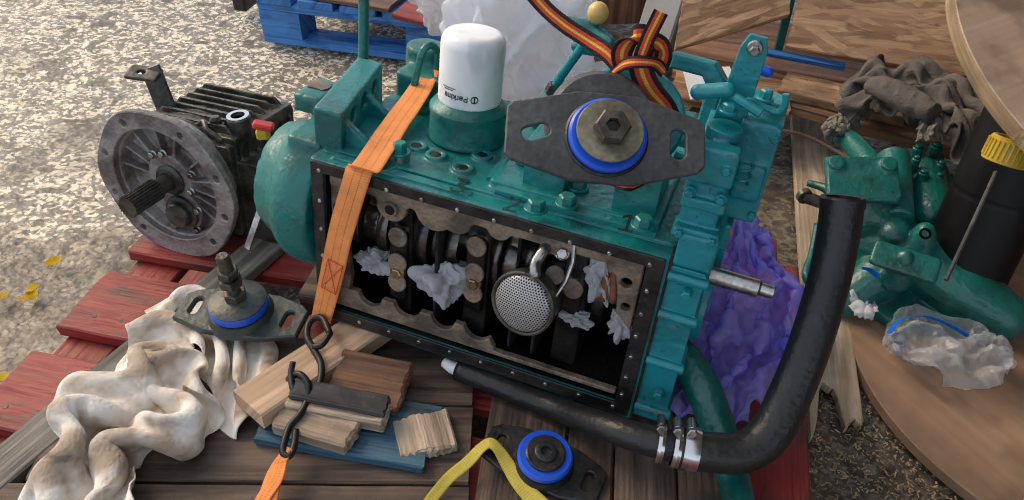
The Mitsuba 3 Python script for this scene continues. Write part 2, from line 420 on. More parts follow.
def material(name, color, rough=0.5, metallic=0.0, coat=0.0, bump=None, bump_scale=0.001, eps=1e-3, spec=0.5, sheen=0.0):
    c = mikit.proc(color) if callable(color) else {'type': 'rgb', 'value': list(color)}
    r = mikit.proc(rough) if callable(rough) else rough
    b = {'type': 'principled', 'base_color': c, 'roughness': r, 'metallic': metallic, 'specular': spec}
    if coat: b |= {'clearcoat': coat, 'clearcoat_gloss': 0.85}
    if sheen: b |= {'sheen': sheen}
    if bump is not None:
        b = {'type': 'bumpmap', 'tex': mikit.proc(bump, eps), 'scale': bump_scale, 'bsdf': b}
    scene[name] = {'type': 'twosided', 'bsdf': b}

def painted(base, grime=(0.012, 0.02, 0.018), amount=0.55, pale=(0.12, 0.3, 0.28), f=11.0):
    def fn(p, n, uv):
        a = fbm(p.x * f, p.y * f, p.z * f, 4); b = fbm(p.x * 55 + 3, p.y * 55, p.z * 55, 3)
        g = smoothstep(.5, .74, a * .75 + b * .3) * amount
        c = mix(base, pale, smoothstep(.55, .85, fbm(p.x * 23, p.y * 23 + 9, p.z * 23, 3)) * .22)
        spots = smoothstep(.84, .92, noise(p.x * 190, p.y * 190, p.z * 190)) * .5
        c = mix(mix(c, grime, g), grime, spots)
        chip = smoothstep(.70, .73, fbm(p.x * 130 + 9, p.y * 130, p.z * 130, 3)) * smoothstep(.55, .7, noise(p.x * 16, p.y * 16, p.z * 16 + 5))
        return mix(c, (.13, .11, .09), chip * .7)
    return fn

def paint_bump(p, n, uv):
    return fbm(p.x * 140, p.y * 140, p.z * 140, 3)

def paint_rough(p, n, uv):
    return .22 + .3 * fbm(p.x * 30, p.y * 30, p.z * 30, 3)

material('teal_paint', painted((0.003, 0.165, 0.165), grime=(.006, .022, .022)), paint_rough, coat=.35, bump=paint_bump, bump_scale=0.0012)
material('green_paint', painted((0.004, 0.135, 0.12), grime=(.006, .02, .02)), paint_rough, coat=.25, bump=paint_bump, bump_scale=0.0012)
material('blue_lit_paint', painted((0.003, 0.21, 0.245), amount=.4, grime=(.004, .03, .045)), paint_rough, coat=.35, bump=paint_bump, bump_scale=0.0012)  # engine teal with blue light from the right mixed into its colour
material('dark_green_paint', painted((0.004, 0.118, 0.1), amount=.55, grime=(.006, .018, .016), pale=(.06, .17, .15)), paint_rough, coat=.4, bump=paint_bump, bump_scale=0.0015)

def oily_metal(base, dark, f=30):
    def fn(p, n, uv):
        a = fbm(p.x * f, p.y * f, p.z * f, 4); b = noise(p.x * 240, p.y * 240, p.z * 240)
        return mix(dark, base, smoothstep(.28, .68, a)) * (.75 + .5 * b)
    return fn

material('crank_steel', oily_metal((0.16, 0.145, 0.13), (0.05, 0.045, 0.042), 18), .25, metallic=.85)
material('grey_casting', oily_metal((0.31, 0.29, 0.275), (0.13, 0.105, 0.1), 20), .42, metallic=.3, bump=paint_bump, bump_scale=.0016)
material('dark_casting', oily_metal((0.085, 0.08, 0.065), (0.025, 0.024, 0.02)), .4, metallic=.4, bump=paint_bump, bump_scale=.0016)
material('black_rail', oily_metal((0.03, 0.028, 0.027), (0.01, 0.01, 0.01)), .38, metallic=.2, bump=paint_bump, bump_scale=.001)
material('oily_black', oily_metal((0.03, 0.027, 0.024), (0.008, 0.008, 0.008), 18), .25, metallic=.5)
material('tan_metal', oily_metal((0.25, 0.185, 0.135), (0.09, 0.068, 0.052), 28), .55, metallic=.1, bump=paint_bump, bump_scale=.0012)
material('steel', oily_metal((0.5, 0.49, 0.47), (0.2, 0.19, 0.18)), .3, metallic=1.0)
material('bright_steel', (0.62, 0.62, 0.62), .2, metallic=1.0)
material('brass_bolt', oily_metal((0.45, 0.33, 0.16), (0.2, 0.15, 0.09)), .35, metallic=.9)
material('nut_steel', oily_metal((0.15, 0.125, 0.1), (0.06, 0.05, 0.042), 40), .4, metallic=.6)
material('zinc_yellow', oily_metal((0.26, 0.24, 0.165), (0.15, 0.13, 0.085), 40), .42, metallic=.5)
material('mount_plate', oily_metal((0.075, 0.078, 0.08), (0.04, 0.04, 0.042), 16), .5, bump=paint_bump, bump_scale=.001)
material('mount_green', oily_metal((0.05, 0.062, 0.058), (0.024, 0.032, 0.03), 22), .42, bump=paint_bump, bump_scale=.001)
material('blue_rubber', (0.01, 0.085, 0.6), .35)
material('black_rubber', lambda p, n, uv: mi.Color3f(.013, .013, .014) * (.7 + .7 * fbm(p.x * 40, p.y * 40, p.z * 40, 3)), lambda p, n, uv: .3 + .2 * fbm(p.x * 25, p.y * 25, p.z * 25, 3), bump=paint_bump, bump_scale=.0012)
material('black_plastic', (0.006, 0.006, 0.007), .42, spec=.25)
material('black_iron', oily_metal((0.022, 0.022, 0.023), (0.009, 0.009, 0.009)), .45, metallic=.3)
material('yellow_plastic', (0.5, 0.33, 0.02), .4)
material('knob_yellow', (0.6, 0.42, 0.12), .35)
material('red_plastic', (0.5, 0.03, 0.02), .4)
material('wire_brown', (0.2, 0.13, 0.1), .4)
material('filter_white', lambda p, n, uv: mix((.78, .8, .81), (.5, .56, .57), smoothstep(.5, .72, fbm(p.x * 38, p.y * 38, p.z * 14, 4)) * .6), .3, coat=.4)
material('print_black', (0.015, 0.017, 0.02), .5)
material('marker_ink', (0.004, 0.02, 0.02), .5)
material('rust', oily_metal((0.2, 0.075, 0.035), (0.05, 0.025, 0.015)), .7)
material('grey_steel_post', lambda p, n, uv: mix((.42, .42, .4), (.28, .27, .25), fbm(p.x * 8, p.y * 8, p.z * 5, 4)), .5)
material('white_sheet', (0.75, 0.76, 0.76), .5)

def hex_mesh(p, n, uv):                       # pierced steel: rows of round holes
    s = 0.0040
    x, y = uv.x / s, uv.y / (s * .866)
    x = x + .5 * (dr.floor(y) - 2 * dr.floor(dr.floor(y) / 2))
    a, b = x - dr.floor(x) - .5, y - dr.floor(y) - .5
    return mix((.008, .008, .008), (.4, .39, .38), smoothstep(.30, .37, dr.sqrt(a * a + b * b)))
material('pierced_steel', hex_mesh, .35, metallic=.35)

# woods: uv = metres along and across the grain
def wood(dark, light, dirt=(0.03, 0.022, 0.016), dirty=.3, f=1.0, paint=None, paint_amount=.7, fibre=1.0):
    def fn(p, n, uv):
        w = noise(uv.x * 3 * f, uv.y * 12 * f) * .05
        rings = fbm(uv.x * 2.2 * f, (uv.y + w) * 60 * f, 0, 3)
        fine = noise(uv.x * 9 * f, uv.y * 420 * f); gr = noise(uv.x * 40, uv.y * 900)
        c = mix(dark, light, smoothstep(.25, .75, rings)) * (1 + fibre * (.34 * fine + .14 * gr - .28))
        kx, ky, _ = voronoi(uv.x * 2.3, uv.y * 9)
        c = mix(c, dark, smoothstep(.13, .04, kx) * .8)
        g = fbm(p.x * 13, p.y * 13, p.z * 13, 4)
        c = mix(c, dirt, smoothstep(.45, .75, g) * dirty)
        if paint is not None:
            c = mix(c, mi.Color3f(paint) * (.75 + .5 * fine), smoothstep(.62, .5, fbm(uv.x * 10, uv.y * 45, 2, 4)) * paint_amount)
        return c
    return fn

def wood_bump(p, n, uv):
    return fbm(uv.x * 12, uv.y * 260, 0, 3)

WB = dict(bump=wood_bump, bump_scale=.0022, eps=4e-4)
material('brown_wood', wood((0.05, 0.033, 0.024), (0.14, 0.095, 0.07), dirty=.6), .7, **WB)
material('grey_wood', wood((0.1, 0.09, 0.075), (0.24, 0.22, 0.19), dirty=.3), .75, **WB)
material('pale_wood', wood((0.42, 0.28, 0.18), (0.58, 0.41, 0.28), dirty=.15, fibre=.55), .6, **WB)
material('plank_wood', wood((0.34, 0.25, 0.17), (0.58, 0.46, 0.33), dirty=.35), .65, **WB)
material('red_brown_wood', wood((0.1, 0.045, 0.026), (0.26, 0.13, 0.075), dirty=.3), .6, **WB)
material('pallet_wood', wood((0.2, 0.105, 0.055), (0.42, 0.235, 0.13), dirty=.3), .7, **WB)
material('split_wood', wood((0.28, 0.21, 0.15), (0.5, 0.4, 0.3), dirty=.25), .75, **WB)
material('charred_wood', wood((0.012, 0.013, 0.016), (0.04, 0.042, 0.05), dirty=.2), .6, **WB)
material('red_paint_wood', wood((0.15, 0.016, 0.014), (0.27, 0.035, 0.028), dirt=(.06, .03, .024), dirty=.75, paint=(.3, .024, .02), paint_amount=.55), .55, **WB)
material('blue_paint_wood', wood((0.01, 0.08, 0.28), (0.04, 0.19, 0.48), dirty=.22, paint=(.05, .22, .56), paint_amount=.6), .55, **WB)
material('teal_blue_wood', wood((0.02, 0.045, 0.07), (0.04, 0.095, 0.14), dirty=.4, paint=(.03, .1, .16), paint_amount=.75), .6, **WB)
material('ply_wood', wood((0.24, 0.145, 0.092), (0.33, 0.21, 0.135), dirty=.35, f=.3, fibre=.35), .6)
material('ply_face', wood((0.43, 0.3, 0.215), (0.5, 0.355, 0.26), dirty=.5, f=.4, fibre=.5), .6)
material('ply_edge', wood((0.26, 0.17, 0.09), (0.42, 0.29, 0.16), dirty=.3, f=1.5), .65, **WB)

def osb(p, n, uv):
    c = mi.Color3f(.3, .18, .1)
    w = (noise(uv.x * 30, uv.y * 30) - .5) * .25
    for k, (a, fx, fy) in enumerate(((.1, 6, 44), (-.22, 7, 58), (.35, 8, 50), (-.08, 5, 62), (.2, 9, 70), (-.4, 8, 48), (.05, 6, 55))):
        x = (uv.x * math.cos(a) + uv.y * math.sin(a)) * fx; y = (uv.y * math.cos(a) - uv.x * math.sin(a)) * fy + w
        r0 = cell(dr.floor(y), k * 7.); x = x + r0 * 5
        r = cell(x, y, k * 3.); t = cell(x, y, k * 3. + 50)
        fx_ = x - dr.floor(x); fy_ = y - dr.floor(y)
        end = smoothstep(.0, .1, fx_ + (noise(uv.y * 700, k) - .5) * .12) * smoothstep(1., .9, fx_) * smoothstep(.0, .12, fy_) * smoothstep(1., .88, fy_)
        col = mix((.2, .1, .05), (.52, .33, .19), t) * (.82 + .3 * noise(x * 3, y * 14))
        c = mix(c, col, dr.select(r > .58, end, 0) * .9)
    return mix(c, (.06, .035, .022), smoothstep(.52, .8, fbm(p.x * 9, p.y * 9, p.z * 9, 4)) * .6)
material('strand_board', osb, .65, bump=lambda p, n, uv: fbm(uv.x * 30, uv.y * 160, 0, 3), bump_scale=.002, eps=4e-4)

# ground: worn concrete, pale aggregate showing through a dark film
def ground_mask(p):
    w = fbm(p.x * 9, p.y * 9, 0, 3)
    a, b, r = voronoi(p.x * 54 + 1.6 * w, p.y * 66 + 1.3 * w)
    a2, b2, r2 = voronoi(p.x * 105 + 2 * w, p.y * 125)
    film = fbm(p.x * 2.6, p.y * 2.6, 1, 5)
    fleck = smoothstep(.25, .53, r * .5 + (b - a) * .3 + (r2 - .5) * .5 + .25 * (noise(p.x * 26, p.y * 30, 3) - .5))
    wet = smoothstep(2.0, .9, p.y + .3 * (film - .5)) * .5 + smoothstep(-.4, .3, p.x) * .45      # damp dirt, plus shade painted darker towards the viewer and the right
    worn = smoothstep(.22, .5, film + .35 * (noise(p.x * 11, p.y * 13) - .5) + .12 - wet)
    return fleck, worn, r2, film
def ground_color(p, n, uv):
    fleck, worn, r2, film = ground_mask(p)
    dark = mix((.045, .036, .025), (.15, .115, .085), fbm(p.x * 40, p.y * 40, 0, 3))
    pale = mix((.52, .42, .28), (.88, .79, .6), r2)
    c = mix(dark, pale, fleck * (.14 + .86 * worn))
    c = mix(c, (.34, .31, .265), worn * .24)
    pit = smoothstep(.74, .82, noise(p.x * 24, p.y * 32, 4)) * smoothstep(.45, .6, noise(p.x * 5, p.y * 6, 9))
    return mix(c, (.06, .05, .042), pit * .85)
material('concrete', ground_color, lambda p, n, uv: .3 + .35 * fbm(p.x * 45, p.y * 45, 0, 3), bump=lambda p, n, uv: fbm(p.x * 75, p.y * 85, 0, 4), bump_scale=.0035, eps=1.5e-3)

def cloth_col(base, stain, amount):
    def fn(p, n, uv):
        a = fbm(p.x * 12, p.y * 12, p.z * 20, 4); b = fbm(p.x * 48 + 5, p.y * 48, p.z * 48, 3)
        c = mix(base, stain, smoothstep(.42, .66, a * .75 + b * .3) * amount)
        return mix(c, (.06, .045, .035), smoothstep(.66, .8, b * .6 + a * .45) * .6)
    return fn
def weave(p, n, uv):
    return fbm(p.x * 300, p.y * 300, p.z * 300, 2)
material('rag_cloth', cloth_col((.74, .70, .64), (.34, .255, .18), .9), .9, bump=weave, bump_scale=.002, sheen=.3)
material('jacket_cloth', cloth_col((.115, .1, .088), (.07, .062, .054), .6), .95, bump=weave, bump_scale=.004, sheen=.4)
material('fleece', cloth_col((.2, .18, .15), (.12, .105, .09), .7), .95, bump=weave, bump_scale=.004, sheen=.4)

def webbing(stripes, rows=260):
    def fn(p, n, uv):
        a = dr.abs(uv.y); c = mi.Color3f(stripes[0][1])
        for edge, col in stripes[1:]:
            c = dr.select(a > edge, mi.Color3f(col), c)
        k = uv.x * rows; d = dr.abs(k - dr.floor(k) - .5)
        return c * (.8 + .4 * d) * (.85 + .3 * fbm(p.x * 60, p.y * 60, p.z * 60, 3))
    return fn
def web_bump(p, n, uv):
    return dr.sin(uv.x * 1900) * dr.sin(uv.y * 40)
WBB = dict(bump=web_bump, bump_scale=.0004, eps=2e-4)
material('orange_webbing', webbing([(0, (.95, .33, .09)), (.27, (.62, .17, .04)), (.33, (.95, .34, .1)), (.9, (.85, .26, .06))]), .7, **WBB)
material('yellow_webbing', webbing([(0, (.75, .6, .1)), (.85, (.6, .48, .07))]), .7, **WBB)
material('striped_webbing', webbing([(0, (.92, .6, .07)), (.16, (.78, .085, .04)), (.58, (.02, .012, .014)), (.9, (.05, .012, .012))]), .65, **WBB)
material('orange_stitch', (.55, .06, .02), .7)

def plastic(name, col, spec=.35, diff=.9, rough=.2):
    scene[name] = {'type': 'principledthin', 'base_color': mikit.proc(col) if callable(col) else {'type': 'rgb', 'value': list(col)}, 'roughness': rough, 'spec_trans': spec, 'diff_trans': diff, 'eta': 1.45}
plastic('clear_plastic', (.84, .86, .88), .62, .9, .14)
plastic('milky_plastic', (.86, .88, .92), .12, .95, .25)
plastic('purple_plastic', lambda p, n, uv: mix((.3, .28, .95), (.58, .5, .97), fbm(p.x * 14, p.y * 14, p.z * 14, 3)), .3, .6, .14)
plastic('blue_tape', (.02, .2, .75), .05, .5, .25)
plastic('tissue', (.5, .51, .54), .0, .7, .6)
plastic('dark_plastic_film', (.03, .03, .035), .1, .3, .2)
scene['leaf_yellow'] = {'type': 'principledthin', 'base_color': {'type': 'rgb', 'value': [.62, .4, .03]}, 'roughness': .5, 'diff_trans': .7}
material('chips', lambda p, n, uv: mix((.16, .115, .06), (.5, .38, .22), cell(p.x * 60, p.y * 60, p.z * 60)), .6)

# ---------------------------------------------------------------- ground
def axis(a, b, fine, far, n):
    return np.unique(np.r_[np.linspace(-far, a, n), np.arange(a, b, fine), np.linspace(b, far, n)])
gx, gy = np.meshgrid(axis(-2.2, 1.6, .009, 40, 26), axis(.3, 4.4, .009, 40, 26))
gp = np.stack([gx.ravel(), gy.ravel(), 0 * gx.ravel()], 1)
gz = .0055 * (meshkit.fbm(gp * [26, 30, 1], 4, 3) - .5) + .02 * (meshkit.fbm(gp * 3, 3, 5) - .5) - .012
nx = gx.shape[1]; i, j = np.meshgrid(np.arange(gx.shape[0] - 1), np.arange(nx - 1), indexing='ij')
q = np.stack([i * nx + j, i * nx + j + 1, (i + 1) * nx + j + 1, (i + 1) * nx + j], -1).reshape(-1, 4)
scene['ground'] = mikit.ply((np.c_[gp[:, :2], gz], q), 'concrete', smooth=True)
labels['ground'] = {'kind': 'structure'}

# ---------------------------------------------------------------- red pallet under the engine
PX, PY = np.array([.9724, -.2334, 0]), np.array([.2334, .9724, 0])
rp = thing('red_pallet', 'red painted wooden pallet carrying the engine', 'pallet')
left = np.array([-.789, 1.074, 0])                        # left end of the second deck board
for k in range(-2, 3):
    a = left + PY * .213 * k
    put_board(rp + '__deck_board', 1.16, .157, .024, a + PX * .58 + [0, 0, .122], PX, 'red_paint_wood', seed=20 + k, amp=.0022, ragged=.004)
for k in range(-2, 3):
    for t in (.05, .105):
        p = left + PY * (.213 * k - .04) + PX * (t + .01 * k) + [0, 0, .1455 + .0]
        put(rp + '__nail', cyl(p - [0, 0, .004], p + [0, 0, .0012], .0045, n=10, c=.0004), 'black_iron', False)
edge = np.array([.558, 1.173, 0])
put_board(rp + '__side_board', 1.25, .115, .024, edge - PX * .06 - PY * .645 + [0, 0, .124], PY, 'red_paint_wood', seed=31, amp=.002, ragged=.004)
for k, s in enumerate((.06, .60, 1.2)):
    put_board(rp + '__stringer', 1.05, .1, .022, left + PX * s + [0, 0, .098] - PY * .02, PY, 'red_paint_wood', seed=40 + k)
    for t in (-.46, 0, .42):
        put_board(rp + '__block', .13, .1, .08, left + PX * s + PY * t + [0, 0, .017], PY, 'red_paint_wood', seed=50 + k)
    put_board(rp + '__bottom_board', 1.05, .1, .018, left + PX * s - PY * .02, PY, 'red_paint_wood', seed=60 + k)

o = thing('rubber_block', 'small black block on the floor at the left corner of the blue pallet', 'block')
put(o, chbox(.05, .09, .06, .006), 'black_rubber', False, m=frame(np.array((-0.9308, 2.6978, 0.0200)) + [0, 0, .02], (0, 0, 1), (.96, -.27, 0)))
# loose planks lying on the pallet
BD = unit([.118, .993, 0])
for k, (xa, xb) in enumerate(((-.052, .070), (.074, .141), (.145, .233), (.237, .312))):
    lab = ['brown deck plank running away from the viewer under the bent yellow strap', 'narrow brown deck plank under the blue-ringed mount beside the yellow strap',
           'brown deck plank under the hose clamps, second from the red side board', 'brown deck plank next to the red side board of the pallet'][k]
    o = thing('plank', lab, 'plank')
    put_board(o, .82, xb - xa, .021, np.array([(xa + xb) / 2, .645, .147]) + BD * .24, BD, 'brown_wood', seed=70 + k, amp=.0015)
for k, (y0, y1, xl) in enumerate(((.522, .662, -.77), (.666, .806, -.70), (.81, .95, -.63))):
    lab = ['dark brown plank along the front edge of the photo', 'dark brown plank under the blue board and the lower orange strap', 'dark brown plank under the stacked wood scraps and the rag'][k]
    o = thing('plank', lab, 'plank')
    put_board(o, -.062 - xl, y1 - y0, .021, np.array([(xl - .062) / 2, (y0 + y1) / 2, .147]), (1, -.012, 0), 'brown_wood', seed=80 + k, amp=.0016)
gp_ = unit([.46, .888, 0])
o = thing('plank', 'weathered grey plank along the left red pallet boards', 'plank')
put_board(o, .95, .072, .022, np.array([-.728 - .035, .66, .1475]) + gp_ * .25, gp_, 'grey_wood', seed=90, amp=.0015)

# ---------------------------------------------------------------- wood scraps packed under the engine
o = thing('wood_board', 'flat board with worn blue-green paint at the bottom of the wood scraps', 'board')
c_, d_, l_ = between((-0.3796, 0.7305, 0.1850), (-0.1348, 0.6799, 0.1850))
b, uv = board(.26, .115, .018, 91, amp=.0016, ragged=.008)
bn = np.array([-d_[1], d_[0], 0])
put(o, moved(b, mat4(d_, bn, (0, 0, 1), c_ + bn * .055 - [0, 0, .017])), 'teal_blue_wood', smooth=False, uv=uv)
o = thing('wood_board', 'broken brown board end with torn fibres beside the blue-green board', 'board')
b, uv = chunk(.07, .085, .018, 92, .0026, .005, 40)
put(o, moved(b, frame((-0.1305, 0.7363, 0.1700), (0, 0, 1), (.3, -1, 0))), 'split_wood', smooth=False, uv=uv)
o = thing('wood_beam', 'pale sawn timber batten with a square cut end next to the rag', 'batten')
a_, b_ = np.array((-0.3935, 0.7610, 0.2260)), np.array((-0.2600, 0.9134, 0.2260))
d_ = unit(b_ - a_); d3 = unit(d_ + [0, 0, -.03])
b, uv = board(.36, .074, .031, 93, amp=.0006)
put(o, moved(b, mat4(d3, unit(np.cross((0, 0, 1), d3)), np.cross(d3, unit(np.cross((0, 0, 1), d3))), a_ + d3 * .18 - [0, 0, .031])), 'pale_wood', smooth=False, uv=uv)
o = thing('wood_block', 'reddish brown rough sawn block under the corner of the engine', 'wood block')
b, uv = chunk(.115, .088, .03, 94, .0013)
put(o, moved(b, frame((-0.2224, 0.8268, 0.1820), (.05, -.2, .97), (.97, -.2, 0))), 'red_brown_wood', smooth=False, uv=uv)
o = thing('firewood_piece', 'split wood piece with charred black top and pale broken face', 'firewood')
b, uv = chunk(.15, .042, .024, 95, .0024)
put(o, moved(b, frame((-0.2598, 0.7682, 0.1960), (.03, -.1, 1), (.98, -.2, 0))), 'split_wood', smooth=False, uv=uv)
b, uv = chunk(.15, .038, .008, 96, .002, .0045)
put(o + '__charred_top', moved(b, frame(np.array((-0.2598, 0.7682, 0.1960)) + [0.002, .006, .0235], (.03, -.1, 1), (.98, -.2, 0))), 'charred_wood', smooth=False, uv=uv)
o = thing('firewood_piece', 'split wood piece with rough pale end lying lowest on the blue-green board', 'firewood')
b, uv = chunk(.12, .05, .026, 97, .0028)
put(o, moved(b, frame((-0.2891, 0.7389, 0.1860), (.02, -.05, 1), (.95, -.31, 0))), 'split_wood', smooth=False, uv=uv)
# packing out of sight under the engine and the bell housing
o = thing('wood_block', 'dark wood block in the shade under the right end of the engine', 'wood block')
put_board(o, .12, .1, .03, (.12, .92, .169), (1, -.3, 0), 'brown_wood', seed=98)

o = thing('wood_block', 'dark timber packed under the front edge of the engine beside the reddish brown block', 'wood block')
put_board(o, .14, .07, .036, (-.175, .975, .1695), (.97, -.2, 0), 'brown_wood', seed=99)
o = thing('wood_block', 'dark timber packed under the left front corner of the engine behind the pale batten', 'wood block')
put_board(o, .12, .08, .05, (-.30, 1.03, .1695), (.97, -.2, 0), 'brown_wood', seed=199)
# ---------------------------------------------------------------- blue pallet far behind
BX, BY = unit([.962, -.273, 0]), unit([.273, .962, 0])
bc = np.array([-.807, 2.44, 0])
bp = thing('blue_pallet', 'blue painted wooden pallet standing behind the engine', 'pallet')
def bp_box(name, x0, x1, y0, y1, z0, z1, seed, along=BX):
    L, W = (x1 - x0, y1 - y0)
    c = bc + BX * (x0 + x1) / 2 + BY * (y0 + y1) / 2 + [0, 0, z0]
    if along is BX: put_board(bp + '__' + name, L, W, z1 - z0, c, BX, 'blue_paint_wood', seed=seed, amp=.0012)
    else: put_board(bp + '__' + name, W, L, z1 - z0, c, BY, 'blue_paint_wood', seed=seed, amp=.0012)
for k, x in enumerate((0, .5, .86)):
    for t in (0, .45, .9):
        bp_box('block', x, x + .14, t, t + .1, .022, .112, 100 + k)
for k, t in enumerate((0, .45, .9)):
    bp_box('bottom_board', 0, 1.0, t, t + .1, 0, .022, 110 + k)
    bp_box('stringer', 0, 1.0, t, t + .1, .112, .134, 120 + k)
for k in range(7):
    bp_box('deck_board', .143 * k, .143 * k + .12, 0, 1.0, .134, .156, 130 + k, BY)

def sheet(name, label, cat_, a, b, back, length, t, mat, seed, shear=0.0):
    """a sheet whose front edge runs a-b and which goes on towards back"""
    a, b = np.array(a), np.array(b); x = unit(b - a); y = np.array(back, float); y = unit(y - x * (x @ y)); z = np.cross(x, y)
    o = thing(name, label, cat_)
    m, uv = board(np.linalg.norm(b - a), length, t, seed, amp=.0014, ragged=.004)
    m.vertices[:, 0] += shear * (m.vertices[:, 1] + length / 2)
    put(o, moved(m, mat4(x, y, z, (a + b) / 2 + y * length / 2 - z * t)), mat, smooth=False, uv=uv)
    return o
sheet('wood_board', 'rusty red board lying on the blue pallet', 'board', (-0.3545, 2.2584, 0.1750), (-0.1893, 2.1690, 0.1750), (.2, .9, .1), .3, .018, 'red_paint_wood', 140)
sheet('wood_board', 'brown board lying on the blue pallet left of the rusty red one', 'board', (-0.6584, 2.4144, 0.1720), (-0.3717, 2.3013, 0.1720), (.2, .9, .05), .3, .014, 'red_brown_wood', 141)

# ---------------------------------------------------------------- lumber behind on the right
o = thing('steel_post', 'light grey square steel post leaning behind the lumber pile', 'post')
pb, pt = np.array((0.4481, 2.2989, 0.0000)), np.array([.72, 2.62, 1.0])
put(o, chbox(.125, .125, 1.15, .006), 'grey_steel_post', smooth=False, m=frame((pb + pt) / 2, pt - pb, (.72, -.69, 0)))
o = thing('wooden_sheet', 'brown upright wood panel behind the yellow knob', 'panel')
put_board(o, .6, .28, .02, (.33, 2.62, .3), (0, .12, .99), 'red_brown_wood', zdir=(.1, -.99, .1), seed=142)
sheet('strand_board', 'tilted strand board sheet beside the grey steel post', 'board', (0.4163, 1.8950, 0.2400), (0.7128, 1.9657, 0.3000), (0.3, .8, .6), .55, .018, 'strand_board', 143, .55)
sheet('strand_board', 'large strand board sheet leaning behind the grey jacket', 'board', (0.7027, 1.9064, 0.2400), (1.1332, 1.7300, 0.2400), (0, .75, .66), .75, .018, 'strand_board', 144)
o = thing('metal_bar', 'thin dull green upright bar between the two strand boards', 'bar')
put(o, chbox(.022, .012, .5, .002), 'green_paint', smooth=False, m=frame(np.array((0.7262, 2.0200, 0.2567)), (.06, .1, 1), (1, 0, 0)))
wp = thing('wooden_pallet', 'broken pallet of rough brown planks behind the green casting', 'pallet')
def wplank(name, a, b, W, H, mat, seed, dz=0):
    c, d, l = between(a, b); n = np.array([-d[1], d[0], 0]); n /= np.linalg.norm(n)
    put_board(wp + '__' + name, l, W, H, c + n * W / 2 - [0, 0, H], d, mat, seed=seed, amp=.0022, ragged=.006)
wplank('deck_board', (0.6698, 1.7977, 0.1450), (1.0896, 1.5288, 0.1450), .1, .028, 'pallet_wood', 150)
wplank('deck_board', (0.6703, 1.8050, 0.1750), (0.9370, 1.6635, 0.1750), .14, .026, 'strand_board', 151)
wplank('deck_board', (0.3976, 1.8143, 0.1500), (0.6847, 1.7248, 0.1500), .17, .022, 'pallet_wood', 152)
wplank('deck_board', (0.4285, 1.9495, 0.1500), (0.7183, 1.8508, 0.1500), .16, .022, 'pallet_wood', 153)
wplank('deck_board', (0.6794, 1.9150, 0.1650), (1.0994, 1.7279, 0.1650), .2, .022, 'pallet_wood', 154)
wplank('deck_board', (0.4523, 2.0414, 0.1600), (1.0770, 1.7051, 0.2000), .3, .02, 'red_brown_wood', 157)
wplank('stringer', (0.7814, 1.5902, 0.0900), (1.0634, 1.4501, 0.0900), .08, .085, 'red_brown_wood', 155)
wplank('stringer', (0.4636, 1.8305, 0.1000), (0.6751, 1.7414, 0.1000), .07, .09, 'pallet_wood', 156)
o = thing('metal_strip', 'bright blue strip lying across the strand boards', 'strip')
a_, b_ = np.array((0.6189, 1.8387, 0.2700)), np.array((0.8136, 1.7907, 0.2350))
put(o, chbox(np.linalg.norm(b_ - a_), .02, .012, .002), 'blue_paint_wood', smooth=False, m=frame((a_ + b_) / 2, (0, -.3, 1), b_ - a_))
o = thing('plank', 'long pale weathered plank with a splintered end on the floor right of the pallet', 'plank')
a_, b_ = np.array((0.8132, 1.9405, 0.0300)), np.array((0.5715, 0.8939, 0.0300)); d_ = unit(b_ - a_)
wl = np.linalg.norm(b_ - a_); nx_ = np.array([-d_[1], d_[0], 0])
rng = np.random.default_rng(5)
ys = np.linspace(-.046, .046, 15); tip = wl / 2 + .02 * np.sin(ys * 90) + rng.uniform(-.02, .025, 15) - .05 * np.exp(-((ys + .008) / .022) ** 2) + .03 * (ys < -.03)
pl = Polygon(np.r_[[(-wl / 2, .044), (-wl / 2, -.04)], np.stack([tip, ys], 1)])
m = prism(pl, .022, .002); m = m.subdivide_to_size(.03); m.vertices[:, 2] += .003 * (meshkit.fbm(m.vertices * 20, 3, 2) - .5)
put(o, moved(m, mat4(d_, nx_, (0, 0, 1), (a_ + b_) / 2 - [0, 0, .02])), 'plank_wood', smooth=False, uv=m.vertices[:, :2] + [3, .5])

# wooden drum base and leaning sheet on the right
o = thing('plywood_disc', 'large round plywood disc lying on the floor under the bagged green casting', 'plywood disc')
m = prism(circle(0, 0, .452, 72), .024, .002).subdivide_to_size(.08)
put(o, m, 'ply_wood', smooth=False, uv=m.vertices[:, :2] + m.vertices[:, 2:] * [0, .7] + 4, m=frame((1.101, 1.006, .008), (0, 0, 1), (.5, -.9, 0)))

# ---------------------------------------------------------------- the shed added out of frame, roof and wall placed to shade the right side
sh = thing('shade_shed', 'open sided shed added out of view, its roof and wall shading the right side', 'shade_shed')
put(sh + '__roof', chbox(3.6, 9, .06, .01), 'grey_steel_post', False, m=mat4((1, 0, 0), (0, 1, 0), (0, 0, 1), (2.45, 1.2, 2.4)))
put(sh + '__wall', chbox(.1, 9, 2.3, .01), 'red_brown_wood', False, m=mat4((1, 0, 0), (0, 1, 0), (0, 0, 1), (3.9, 1.2, 1.16)))
for y in (-2.8, 5.4):
    put(sh + '__post', chbox(.12, .12, 2.36, .005), 'grey_steel_post', False, m=mat4((1, 0, 0), (0, 1, 0), (0, 0, 1), (.8 + .2 * (y > 0) * 8, y, 1.18)))
